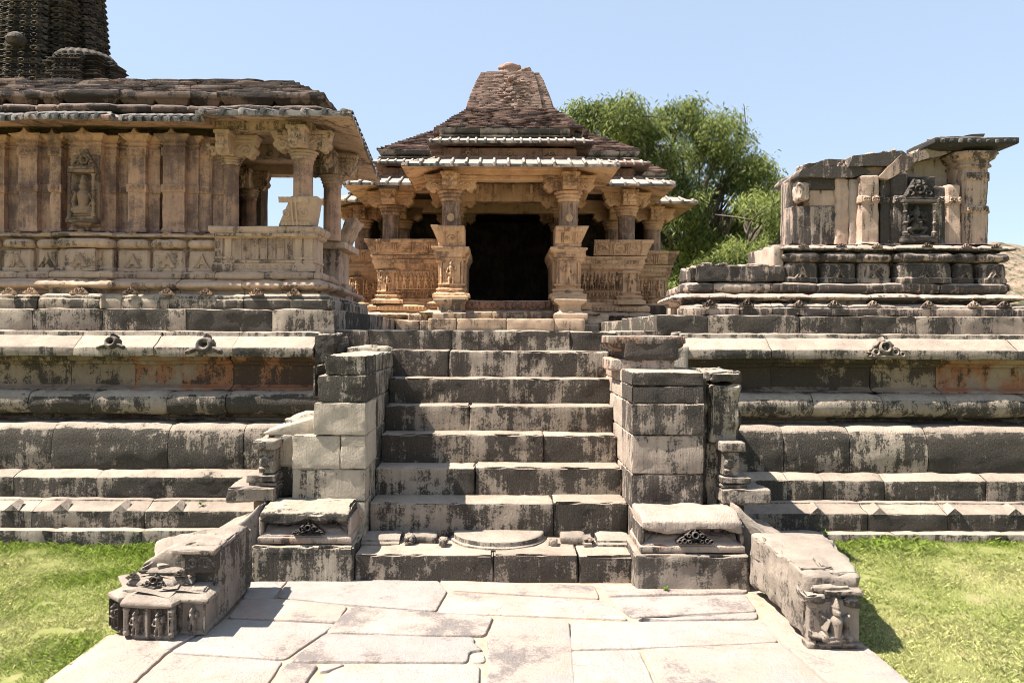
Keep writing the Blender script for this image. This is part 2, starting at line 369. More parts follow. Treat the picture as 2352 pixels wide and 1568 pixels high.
def simple(name, fn):
    m = bpy.data.materials.new(name); m.use_nodes = True; nt = m.node_tree
    bs = nt.nodes['Principled BSDF']; bs.inputs['Roughness'].default_value = .9; bs.inputs['Specular IOR Level'].default_value = .2
    fn(nt, bs); return m
def ramp(nt, fac, stops):
    r = nt.nodes.new('ShaderNodeValToRGB'); e = r.color_ramp.elements
    while len(e) < len(stops): e.new(.5)
    for q, (p, c) in zip(e, stops): q.position = p; q.color = (*c, 1)
    nt.links.new(fac, r.inputs[0]); return r.outputs[0]
def nz(nt, sc, det=6, ro=.6, vec=None, st=None):
    g = nt.nodes.new('ShaderNodeNewGeometry'); n = nt.nodes.new('ShaderNodeTexNoise'); v = g.outputs['Position']
    if st:
        mp = nt.nodes.new('ShaderNodeMapping'); mp.inputs['Scale'].default_value = st; nt.links.new(v, mp.inputs[0]); v = mp.outputs[0]
    nt.links.new(v, n.inputs['Vector']); n.inputs['Scale'].default_value = sc; n.inputs['Detail'].default_value = det; n.inputs['Roughness'].default_value = ro; return n.outputs['Fac']
def f_soil(nt, bs): nt.links.new(ramp(nt, nz(nt, 3.0), [(.3, (.13, .12, .05)), (.5, (.18, .19, .06)), (.7, (.28, .24, .13))]), bs.inputs['Base Color'])
def f_mortar(nt, bs): nt.links.new(ramp(nt, nz(nt, 20), [(.3, (.26, .20, .14)), (.7, (.42, .33, .25))]), bs.inputs['Base Color'])
def f_grass(nt, bs):
    a = nt.nodes.new('ShaderNodeAttribute'); a.attribute_name = 'blk'; nt.links.new(a.outputs['Color'], bs.inputs['Base Color']); bs.inputs['Roughness'].default_value = .6
    tr = nt.nodes.new('ShaderNodeBsdfTranslucent'); nt.links.new(a.outputs['Color'], tr.inputs[0]); mx = nt.nodes.new('ShaderNodeMixShader'); mx.inputs[0].default_value = .4
    nt.links.new(bs.outputs[0], mx.inputs[1]); nt.links.new(tr.outputs[0], mx.inputs[2]); nt.links.new(mx.outputs[0], nt.nodes['Material Output'].inputs[0])
def f_bark(nt, bs): nt.links.new(ramp(nt, nz(nt, 8, 8, .7, st=(1, 1, .3)), [(.3, (.05, .04, .03)), (.7, (.16, .13, .10))]), bs.inputs['Base Color'])
def f_hill(nt, bs):
    nt.links.new(ramp(nt, nz(nt, .55, 10, .8), [(.44, (.055, .06, .028)), (.50, (.19, .145, .10)), (.6, (.30, .22, .16)), (.75, (.36, .27, .21))]), bs.inputs['Base Color'])
MT['soil'] = simple('soil', f_soil); MT['mortar'] = simple('joint_dirt', f_mortar); MT['grass'] = simple('grass', f_grass)
MT['leaf'] = simple('leaves', f_grass); MT['bark'] = simple('bark', f_bark); MT['hill'] = simple('dry_hillside', f_hill)
# ---------------- carving motifs (heights in metres over a unit square, a = width / height) ----------------
def mot_standing(a, hh=.02, flip=1, crown=True):
    def f(U, V):
        x = (U - .5) * a * flip; y = V
        s = M(cap2(x, y, -.05, .03, -.06, .26, .045, hh), cap2(x, y, .07, .03, .09, .20, .045, hh), cap2(x, y, .09, .2, .03, .38, .06, hh),
              cap2(x, y, -.06, .24, -.03, .40, .065, hh), cap2(x, y, -.03, .42, .04, .43, .09, hh * 1.1), cap2(x, y, .0, .45, .01, .66, .075, hh * 1.1, .11),
              cap2(x, y, .13, .66, .18, .48, .035, hh), cap2(x, y, .18, .48, .1, .42, .03, hh * 1.2), cap2(x, y, -.12, .66, -.18, .55, .035, hh), cap2(x, y, -.18, .55, -.16, .75, .03, hh),
              cap2(x, y, .01, .80, .01, .83, .075, hh * 1.3), cap2(x, y, 0, .9, 0, .96, .055, hh, .03), cap2(x, y, -.16, .02, .16, .02, .03, hh * .8))
        return s
    return f
def mot_seated(a, hh=.03):
    def f(U, V):
        x = (U - .5) * a; y = V
        return M(cap2(x, y, -.26, .15, .20, .11, .075, hh), cap2(x, y, .27, .16, -.18, .11, .07, hh * 1.05), cap2(x, y, -.09, .2, -.27, .17, .085, hh), cap2(x, y, .09, .2, .27, .17, .085, hh),
                 cap2(x, y, 0, .22, 0, .50, .11, hh * 1.1, .155), cap2(x, y, -.16, .52, -.23, .34, .045, hh), cap2(x, y, -.23, .34, -.18, .2, .04, hh), cap2(x, y, .16, .52, .24, .36, .045, hh),
                 cap2(x, y, .24, .36, .16, .24, .04, hh * 1.1), cap2(x, y, -.17, .53, -.27, .60, .045, hh * .6), cap2(x, y, .17, .53, .27, .60, .045, hh * .6),
                 cap2(x, y, 0, .60, 0, .64, .05, hh), cap2(x, y, 0, .685, 0, .70, .095, hh * 1.3), cap2(x, y, 0, .80, 0, .95, .085, hh * 1.1, .035), cap2(x, y, -.34, .035, .34, .035, .045, hh * .8))
    return f
def mot_ganesha(a, hh=.035):
    def f(U, V):
        x = (U - .5) * a; y = V
        return M(cap2(x, y, .02, .36, .03, .42, .17, hh * 1.1), cap2(x, y, -.02, .68, -.02, .72, .12, hh * 1.25), cap2(x, y, .14, .70, .2, .64, .08, hh * .7), cap2(x, y, -.17, .72, -.2, .66, .07, hh * .7),
                 cap2(x, y, -.04, .63, -.07, .50, .05, hh * 1.3), cap2(x, y, -.07, .5, -.02, .4, .04, hh * 1.5), cap2(x, y, -.02, .4, .05, .42, .033, hh * 1.6),
                 cap2(x, y, .0, .84, 0, .93, .08, hh, .04), cap2(x, y, -.08, .27, -.26, .20, .08, hh), cap2(x, y, -.26, .2, -.16, .08, .055, hh), cap2(x, y, .1, .26, .28, .24, .085, hh), cap2(x, y, .28, .24, .17, .09, .055, hh),
                 cap2(x, y, -.15, .54, -.27, .44, .045, hh), cap2(x, y, -.27, .44, -.28, .60, .035, hh), cap2(x, y, .17, .54, .29, .46, .045, hh), cap2(x, y, .29, .46, .27, .66, .035, hh), cap2(x, y, .27, .7, .27, .71, .06, hh * .8),
                 cap2(x, y, -.28, .6, -.24, .8, .03, hh * .7), cap2(x, y, -.34, .04, .34, .04, .05, hh * .8))
    return f
def mot_gavaksha(a, hh=.02):
    def f(U, V):
        x = (U - .5) * a; y = V
        s = M(ring2(x, y, 0, .42, .20, .07, hh * 1.3), cap2(x, y, 0, .72, 0, .9, .1, hh, .03), cap2(x, y, 0, .3, 0, .42, .07, hh * .9))
        for sg in (-1, 1): s = M(s, ring2(x, y, sg * .40, .22, .12, .055, hh), ring2(x, y, sg * .68, .13, .09, .045, hh * .9), cap2(x, y, sg * .2, .68, sg * .34, .52, .07, hh), cap2(x, y, sg * .5, .42, sg * .58, .34, .06, hh * .8), cap2(x, y, sg * .7, .06, 0, .05, .06, hh * .8))
        return s
    return f
def mot_leaf(a, hh=.012):       # triangular half-lotus
    def f(U, V):
        x = np.abs(U - .5) * a; y = V; e = .47 * a * (1 - y ** .75)
        s = np.where(x < e, hh * (.35 + .65 * np.clip((np.cos((e - x) / .05) + 1) / 2, 0, 1)), 0)
        s = np.where((np.hypot(x, y - .05) < .16), 0, s)
        return s
    return f
def mot_scrollband(a, hh=.008, per=1.0):
    def f(U, V):
        x = U * a / per; i = np.floor(x); xf = (x - i - .5) * per; sg = np.where(i % 2 == 0, 1, -1); y = (V - .5) * sg
        s = M(ring2(xf, y, 0, 0, .26 * min(1, per), .09, hh), cap2(xf, y, 0, 0, .02, .02, .1, hh), cap2(xf, y, -.5 * per, -.3, 0, -.3, .07, hh))
        return s
    return f
def mot_panel(a, n, hh=.006):   # baluster panels with engraved foliage
    def f(U, V):
        x = U * n; i = np.floor(x); xf = x - i; fr = np.where((xf < .07) | (xf > .93), -.6 * hh, hh)
        rr = (a / n); xx = (xf - .5) * rr
        o = ring2(xx, V, 0, .78, .09, .035, hh) + ring2(xx, V, .01, .60, .07, .035, hh) + cap2(xx, V, 0, .1, 0, .5, .03, hh * .8)
        o2 = hh * (((V * 14) % 1 > .5) & (V > .55) & (np.abs(xf - .5) < .3)) * 1.0
        return fr + np.where(i % 2 == 0, o, o2)
    return f
def mot_figrow(a, n, hh=.014, seed=0):
    rr = random.Random(seed); fl = [rr.choice((-1, 1)) for _ in range(n)]
    def f(U, V):
        s = np.zeros_like(U)
        for k in range(n):
            u = (U * n - k); m = (u >= 0) & (u <= 1); g = mot_standing(a / n, hh, fl[k])(u, np.clip(V * 1.08 - .02, 0, 1)); s = np.where(m, np.maximum(g, np.where((u < .06) | (u > .94), hh * .8, 0)), s)
        return s
    return f
def mot_scallop(a, n, hh=.01):
    def f(U, V):
        u = (U * n) % 1 - .5; return hh * np.sqrt(np.maximum(0, 1 - (u / .48) ** 2)) * (V < .9) * (V > .1) + hh * .8 * (V > .88)
    return f
def front_relief(mb, x0, x1, y, z0, z1, fn, res=.006, cut=None, blk=None):
    w_, h_ = x1 - x0, z1 - z0
    hfield(mb, (x0, y, z0), (1, 0, 0), (0, 0, 1), w_, h_, max(4, int(w_ / res)), max(4, int(h_ / res)), fn, cut, blk=blk)
def side_relief(mb, x, y0, y1, z0, z1, fn, res=.006, cut=None, blk=None):   # faces +X
    w_, h_ = y1 - y0, z1 - z0
    hfield(mb, (x, y0, z0), (0, 1, 0), (0, 0, 1), w_, h_, max(4, int(w_ / res)), max(4, int(h_ / res)), fn, cut, blk=blk)

# ---------------- ground, paving ----------------
g = MB()
xs = np.concatenate([[-900, -200, -60, -20], np.linspace(-9, 9, 120), [20, 60, 200, 900]]); ys = np.concatenate([[-60, -10], np.linspace(-2, 8, 70), [20, 60, 200, 900]])
XX, YY = np.meshgrid(xs, ys, indexing='ij'); ZZ = -.035 + .012 * fbm(np.stack([XX.ravel(), YY.ravel(), 0 * XX.ravel()], 1), 1.3, 3).reshape(XX.shape)
ZZ = ZZ + np.clip((YY - 4.6) / 1.0, 0, 1) * .05 * (YY < 8) * (XX > 1)
I, J = np.meshgrid(np.arange(len(xs) - 1), np.arange(len(ys) - 1), indexing='ij'); q = len(ys)
g.add(np.stack([XX, YY, ZZ], -1).reshape(-1, 3), np.stack([I * q + J, (I + 1) * q + J, (I + 1) * q + J + 1, I * q + J + 1], -1).reshape(-1, 4))
structure(g.build('ground', MT['soil']))

def pv(p):
    x, y = p; X_, Y_ = 86.1 + x * .8667, 1292 + y * .8667
    if y >= 317: X_ = VX + (X_ - VX) * 1.5; Y_ = VY + (Y_ - VY) * 1.5
    return G(X_, Y_)
slabs = [[(560, 40), (672, 40), (628, 95), (545, 97)], [(672, 40), (1065, 44), (1090, 74), (1060, 127), (830, 112), (634, 94)], [(1065, 44), (1480, 57), (1495, 93), (1100, 72)],
 [(1095, 76), (1510, 95), (1572, 148), (1062, 130)], [(1485, 52), (1590, 60), (1885, 62), (1885, 75), (1515, 86)], [(1512, 88), (1880, 78), (1912, 122), (1575, 142)],
 [(1582, 147), (1912, 125), (1915, 143), (1700, 149)], [(545, 97), (634, 96), (828, 113), (800, 160), (505, 147)], [(500, 149), (800, 161), (660, 256), (350, 240)],
 [(830, 115), (1215, 140), (1190, 192), (1130, 194), (950, 190), (905, 188), (765, 186)], [(763, 188), (1130, 195), (1165, 196), (1160, 210), (1190, 230), (1150, 232), (1145, 262), (665, 262)],
 [(1218, 142), (1415, 152), (1390, 318), (1182, 318), (1197, 265), (1192, 195)], [(1418, 154), (1925, 148), (1970, 205), (1600, 222), (1408, 228)], [(1405, 230), (1600, 225), (1645, 318), (1388, 318)],
 [(1603, 224), (1972, 207), (2170, 318), (1648, 318)], [(1928, 128), (1965, 120), (2200, 215), (2330, 318), (2174, 318), (1975, 207), (1928, 150)], [(352, 242), (658, 258), (610, 318), (245, 318)],
 [(195, 195), (420, 190), (350, 238), (240, 318), (8, 318)], [(663, 264), (750, 268), (735, 292), (720, 312), (690, 318), (615, 318)], [(755, 270), (828, 268), (770, 288), (747, 290)],
 [(832, 267), (1140, 266), (1178, 268), (1178, 318), (735, 318), (770, 291)], [(1153, 235), (1190, 236), (1193, 262), (1150, 262)], [(400, 150), (498, 149), (348, 238), (300, 195)]]
mp_ = MB()
for s_ in slabs:
    poly = [np.array(pv(p)[:2]) for p in s_]
    area = sum(a[0] * b[1] - b[0] * a[1] for a, b in zip(poly, poly[1:] + poly[:1]))
    if area < 0: poly = poly[::-1]
    fine = resample(poly, .03, .03, True); N_ = _dirs(fine, True); P3 = np.concatenate([fine, np.zeros((len(fine), 1))], 1)
    ins = .0025 + np.abs(fbm(P3, 9, 3)) * .005; zt = R.uniform(-.003, .003); tx, ty = R.uniform(-.002, .002), R.uniform(-.002, .002); cc = fine.mean(0)
    rings = []
    for o_, zz in ((0, -.045), (0, -.004), (.003, -.001), (.010, 0)):
        r2 = fine - N_ * (ins + o_)[:, None]; zr = zt + zz + (r2 - cc) @ np.array([tx, ty]) + fbm(P3, 5, 2) * .002
        rings.append(np.concatenate([r2, zr[:, None]], 1))
    n_ = len(fine); V_ = np.concatenate(rings); fs = []
    for k in range(3):
        for i_ in range(n_): j_ = (i_ + 1) % n_; fs.append([k * n_ + i_, k * n_ + j_, (k + 1) * n_ + j_, (k + 1) * n_ + i_])
    fs.append([3 * n_ + i_ for i_ in range(n_)])
    mp_.add(V_, fs)
structure(mp_.build('paving', MT['pave'], angle=60))
mm = MB(); hull = [(188, 190), (420, 150), (560, 36), (1000, 30), (1480, 40), (1900, 55), (1990, 110), (2205, 213), (2335, 318), (1200, 319), (2, 318)]
hp = [pv(p) for p in hull]; mm.add([(a, b, -.014) for a, b, c in hp], [list(range(len(hp)))[::-1]]); structure(mm.build('path', MT['mortar']))

# ---------------- grass ----------------
def inpoly(px_, py_, poly):
    c = np.zeros(len(px_), bool); n = len(poly)
    for i in range(n):
        x1, y1 = poly[i][:2]; x2, y2 = poly[(i + 1) % n][:2]
        c ^= ((y1 > py_) != (y2 > py_)) & (px_ < (x2 - x1) * (py_ - y1) / (y2 - y1 + 1e-12) + x1)
    return c
rng = np.random.default_rng(3)
def grass(x0, x1, y0, y1, n, dry):
    px_ = rng.uniform(x0, x1, n); py_ = rng.uniform(y0, y1, n)
    k = ~inpoly(px_, py_, hp); k &= fbm(np.stack([px_, py_, 0 * px_], 1), 7, 3) > -.85; k &= ~((px_ > -2.03) & (px_ < -1.5) & (py_ > 3.83)) & ~((px_ > 1.53) & (px_ < 1.87) & (py_ > 3.77) & (py_ < 4.8)); px_, py_ = px_[k], py_[k]; n = len(px_)
    P3 = np.stack([px_, py_, 0 * px_], 1); zz = -.035 + .012 * fbm(P3, 1.3, 3) + np.clip((py_ - 4.6), 0, 1) * .05 * (px_ > 1)
    near = np.clip((py_ - 5.15) / .35, 0, 1); hgt = rng.uniform(.008, .022, n) * (1 + .7 * fbm(P3, 3.5, 3)) * (1 + near * rng.uniform(.1, 1.3, n) * (rng.random(n) < .5)); hgt = np.abs(hgt)
    a = rng.uniform(0, 6.283, n); wd = rng.uniform(.0010, .0021, n); ln = rng.uniform(.1, .9, n) * hgt * (1.2); b = rng.uniform(0, 6.283, n)
    dx, dy = np.cos(a) * wd, np.sin(a) * wd; bx, by = np.cos(b) * ln, np.sin(b) * ln
    v = np.stack([np.stack([px_ - dx, py_ - dy, zz], 1), np.stack([px_ + dx, py_ + dy, zz], 1), np.stack([px_ + bx * .4 + dx * .7, py_ + by * .4 + dy * .7, zz + hgt * .65], 1), np.stack([px_ + bx * 1.4, py_ + by * 1.4, zz + hgt], 1)], 1)
    i = np.arange(n) * 4; q1 = np.stack([i, i + 1, i + 2, i + 3], 1)
    t = np.clip(.5 + .55 * fbm(P3, 1.9, 4) + dry + rng.normal(0, .26, n), 0, 1)[:, None]; t = t * (1 - .85 * near[:, None])
    c = np.array([.27, .37, .055]) * (1 - t) + np.array([.64, .62, .29]) * t; c = c * rng.uniform(.35, 1.25, (n, 1))
    return v.reshape(-1, 3), q1, np.repeat(np.concatenate([c, np.ones((n, 1))], 1), 4, 0)
gm = MB()
for ar in ((-5.0, -1.5, 3.2, 5.75, 150000, -.02), (1.5, 5.4, 3.2, 5.9, 170000, .18)):
    v, f, c = grass(*ar); gm.V.append(v); gm.Fc.append(f + gm.n); gm.B.append(c); gm.n += len(v)
go = gm.build('grass', MT['grass'], smooth=False); structure(go, 'stuff'); tag(go, 'short sunlit lawn either side of the paved path', 'grass')
# dead leaves lying on the lawn
lv = MB()
for x_, y_ in ((26, 1374), (2072, 1400), (2090, 1446), (2000, 1440), (70, 1508), (2160, 1330), (2210, 1500)):
    q0 = G(x_, y_, -.01); a = R.uniform(0, 6.28); L_ = R.uniform(.02, .035)
    V_ = np.array([(-L_, 0, .004), (-.3 * L_, -.3 * L_, .0), (L_, 0, .010), (-.3 * L_, .3 * L_, .008)]); V_ = rotv(V_, R.uniform(-20, 20), 0, math.degrees(a)) + np.array(q0); lv.add(V_, [[0, 1, 2, 3]], (.34, .24, .14))
structure(tag(lv.build('dead_leaves', MT['leaf']), 'brown dead leaves scattered over the lawn', 'leaves'), 'stuff')

# ---------------- staircase ----------------
st = thing('stone_staircase', 'wide weathered stone staircase with black-stained risers climbing between two piers', 'staircase', (0, 5.6, 0))
def steprow(name, d, x0, x1, z0, z1, depth, joints, mat='step', r=.013, **kw):
    m = MB(); e = [x0] + [X(j, d) for j in joints] + [x1]
    for a, b in zip(e[:-1], e[1:]):
        dd = R.uniform(-.007, .007); stone(m, a + .003, b - .003, d + dd, d + depth, z0, z1 + R.uniform(-.006, .004), r=r, seg=.045, rough=.006, wear=1.8, nsc=6, **kw)
    return m.build(name, MT[mat], st)
steprow('base_step', 4.76, -.93, .87, -.06, .165, .6, [1135, 1331])
steprow('step', 5.17, -.905, .905, .15, .408, .4, [1273.6])
steprow('step', 5.42, -.905, .905, .38, .606, .4, [1092.5])
steprow('step', 5.64, -.905, .905, .58, .817, .4, [1250])
steprow('step', 5.85, -.91, .905, .79, 1.02, .4, [1079])
steprow('step', 6.06, -.91, .905, .99, 1.217, .4, [1404])
steprow('step', 6.27, -.93, .93, 1.19, 1.440, .4, [1031.5])
steprow('step', 6.48, -1.44, 1.42, 1.40, 1.612, .5, [846, 1038, 1312, 1417])
# carved threshold: half-moon slab, scrolls, lion heads, moulded end blocks on the base step
m = MB(); th = np.linspace(0, math.pi, 40)
def halfmoon(m, cx, cy, r, ry, z0, z1, lip):
    pr = [(.0, z0), (.0, z0 + .014), (-.018, z0 + .018), (-.02, z1 - .006), (-.03, z1), (-.30, z1 + .003)]
    pl = [(cx + r * math.cos(t), cy - ry * math.sin(t)) for t in np.linspace(math.pi, 0, 36)]
    sweep(m, pl, pr, seg=.05, pseg=.02, rough=.002, endr=0, cap=False, wear=.3, chamf=.003)
halfmoon(m, 0.0, 5.17, .335, .31, .163, .216, 0); m.build('moonstone', MT['carved'], st)
for sg in (-1, 1):
    m = MB(); 
    stone(m, .37 * sg - .03, .37 * sg + .03, 4.95, 5.02, .165, .215, r=.025, seg=.02, rough=.012, nsc=30)
    lathe(m, (.37 * sg, 4.95, .19), [(0, -.02), (.024, -.018), (.028, 0), (.014, .012), (0, .014)], 14, axis='y'); m.build('conch_scroll', MT['carved'], st)
    m = MB(); a, b = sorted((.42 * sg, .60 * sg)); stone(m, a, b, 5.0, 5.17, .165, .215, r=.02, rough=.008, seg=.03)
    stone(m, .60 * sg - .035, .60 * sg + .035, 4.96, 5.08, .165, .222, r=.02, seg=.02, rough=.014, nsc=26)
    for ex in (-.02, .02): lathe(m, (.60 * sg + ex * .7, 4.962, .205), [(0, -.012), (.012, -.01), (.013, 0), (0, .004)], 10, axis='y')
    stone(m, .60 * sg - .028, .60 * sg + .028, 4.945, 4.97, .168, .19, r=.01, seg=.02, rough=.006, nsc=30)
    m.build('lion_head', MT['carved'], st)
    m = MB(); a, b = sorted((.665 * sg, .925 * sg if sg < 0 else .89))
    course(m, [(a, 4.99), (b, 4.99)], [(-.15, .160), (.035, .160), (.035, .180), (.012, .186), (.01, .20), (-.05, .214), (-.15, .218)], blen=2, pseg=.02, seg=.04, chamf=.004)
    m.build('moulded_block', MT['carved'], st)

# ---------------- terrace walls ----------------
def terrace(side):
    Lf = side < 0
    t = thing('terrace_wall', ('moulded stone terrace wall left of the staircase, under the pillared shrine' if Lf else 'moulded stone terrace wall right of the staircase, under the ruined shrine'), 'terrace wall', (side * 3, 5.6, 0))
    XE = 8.0
    def row(name, d, prof, joints, xin, mat='wall', **kw):
        """prof in (depth from d (outward), z)"""
        m = MB(); x0, x1 = (-XE, -xin) if Lf else (xin, XE)
        js = [X(j, d) - x0 for j in joints]
        if Lf: a = min(js) if js else 4; js = [a - 1.0 * k - .4 for k in range(1, 5)] + js
        else: a = max(js) if js else 0; js = js + [a + .9 * k for k in range(1, 5)]
        js = sorted(j for j in js if 0 < j < x1 - x0)
        kw.setdefault('seg', .06); kw.setdefault('rough', .007); kw.setdefault('jit', .006)
        course(m, [(x0, d), (x1, d)], prof, joints=js, gap=.006, pseg=.035, **kw); return m.build(name, MT[mat], t)
    zt = 1.787 if Lf else 1.752
    J = dict(p1=[120, 325], p2=[72, 333], p3=[30, 221], p4=[118, 386, 560], to=[79, 227, 395, 528], fr=[163, 310, 537], co=[166, 352, 533], tb=[72, 233, 427, 624]) if Lf else \
        dict(p1=[1891, 2059, 2121, 2316], p2=[1996, 2181], p3=[1811, 1894, 2035, 2269], p4=[1802, 1954, 2133], to=[1858, 2016, 2164, 2345], fr=[1772, 2000, 2150], co=[1774, 2061, 2341], tb=[1626, 1837, 1976, 2103, 2193])
    row('plinth_course', 5.60, [(-.4, -.2), (0, -.2), (0, .084), (-.4, .088)], J['p1'], 1.62)
    row('cove_course', 5.68, [(-.4, .07), (0, .07), (0, .215), (-.03, .225), (-.09, .240), (-.13, .262), (-.135, .275), (-.4, .275)], J['p2'], 1.62)
    row('sloped_course', 5.87, [(-.4, .26), (0, .26), (0, .432), (-.10, .474), (-.4, .476)], J['p3'], 1.35)
    row('bevelled_course', 6.0, [(-.45, .465), (0, .465), (.006, .60), (-.01, .74), (-.035, .80), (-.09, .838), (-.45, .840)], J['p4'], 1.35, chamf=.015)
    row('recess_course', 6.33, [(-.3, .83), (.03, .83), (.03, .86), (0, .865), (0, .90), (-.3, .9)], [500, 900] if Lf else [1900, 2200], 1.3, mat='frieze')
    c = [(-.25, .885)] + [(.0 + .105 * math.cos(a), .998 + .100 * math.sin(a)) for a in np.linspace(-1.45, 1.45, 11)] + [(-.25, 1.10)]
    row('torus_course', 6.20, c, J['to'], 1.3, chamf=0, jit=.008)
    row('frieze_course', 6.33, [(-.2, 1.09), (.09, 1.09), (.09, 1.108), (.03, 1.125), (0, 1.14), (0, 1.303), (.03, 1.310), (.03, 1.335), (.07, 1.345), (.075, 1.378), (.12, 1.385), (.12, 1.40), (-.2, 1.41)], J['fr'], 1.50, mat='frieze')
    row('cornice_course', 6.08, [(-.3, 1.385), (0, 1.385), (.0, 1.462), (-.05, 1.49), (-.14, 1.548), (-.165, 1.552), (-.165, 1.592), (-.4, 1.595)], J['co'], 1.53, chamf=.01)
    # top course runs round the corner and back beside the upper landing
    m = MB(); xc = -1.446 if Lf else 1.381
    plan = [(-XE, 6.46), (xc, 6.46), (xc, 9.2)] if Lf else [(xc, 8.4), (xc, 6.46), (XE, 6.46)]
    L1 = [X(j, 6.46) + XE for j in J['tb']] if Lf else [8.4 - 6.46 + X(j, 6.46) - xc for j in J['tb']]
    if Lf: js = [L1[0] - 1, L1[0] - 2] + L1 + [XE + xc + .5, XE + xc + 1.1, XE + xc + 1.8]
    else: js = [.6, 1.2] + L1 + [L1[-1] + .8, L1[-1] + 1.7]
    course(m, plan, [(-.5, 1.575), (0, 1.575), (.004, zt), (-.5, zt)], joints=sorted(js), gap=.006, seg=.06, pseg=.04, rough=.008, jit=.006, wear=1.6); m.build('coping_course', MT['wall'], t)
    # solid core and platform top
    m = MB(); a, b = (-XE, -1.32) if Lf else (1.32, XE); stone(m, a, b, 6.36, 7.6, -.2, 1.55, seg=2, r=.01, rough=0, wear=0)
    a, b = (-XE, xc - .06) if Lf else (xc + .06, XE); stone(m, a, b, 6.6, 12.0, 1.2, zt - .012, seg=.6, r=.01, rough=.004, wear=0); m.build('platform', MT['wall'], t)
    # carved ornaments fixed on the cornice and small ridges on the cove
    if Lf:
        for x_ in (257, 470):
            m = MB(); d = 6.09; cx = X(x_, d)
            pr = (.19, .13) if x_ > 300 else (.15, .10)
            def f(U, V, a=2 * pr[0] / (pr[1] * 1.35)):
                x = (U - .5) * a; y = V; s = M(ring2(x, y, 0, .42, .27, .16, .05), cap2(x, y, -.45, .2, -.8, .08, .10, .035), cap2(x, y, .45, .25, .75, .12, .13, .04), cap2(x, y, 0, .8, 0, .92, .12, .05))
                return s
            hfield(m, (cx - pr[0], d - .01, 1.405 if x_ > 300 else 1.44), (1, 0, 0), (0, .35, .937), 2 * pr[0], pr[1] * 1.35, 60, 44, f, .002, back=.06)
            m.build('arch_ornament', MT['carved'], t)
    else:
        m = MB(); d = 6.09; cx = X(2030, d)
        hfield(m, (cx - .15, d - .015, 1.395), (1, 0, 0), (0, .3, .954), .30, .20, 80, 56, mot_gavaksha(1.5, .045), .002, back=.06); m.build('arch_ornament', MT['carved'], t)
    for x_ in ((28, 140, 278, 405) if Lf else (1880, 2022, 2195, 2335)):
        m = MB(); d = 5.68; cx = X(x_, d)
        V_ = np.array([(-.06, -.004, .212), (.06, -.004, .212), (.035, .10, .262), (-.035, .10, .262), (0, .0, .262), (0, .10, .285)]); V_ = V_ + np.array([cx, d, 0])
        m.add(V_, [[0, 1, 4], [1, 2, 5, 4], [3, 0, 4, 5], [2, 3, 5]]); m.build('corner_leaf', MT['carved'], t, angle=20)
    return t
tL = terrace(-1); tR = terrace(1)
m = MB(); stone(m, -1.45, 1.42, 6.6, 10.3, 1.3, 1.606, seg=.25, r=.01, rough=.004); structure(m.build('terrace_floor', MT['wall']))

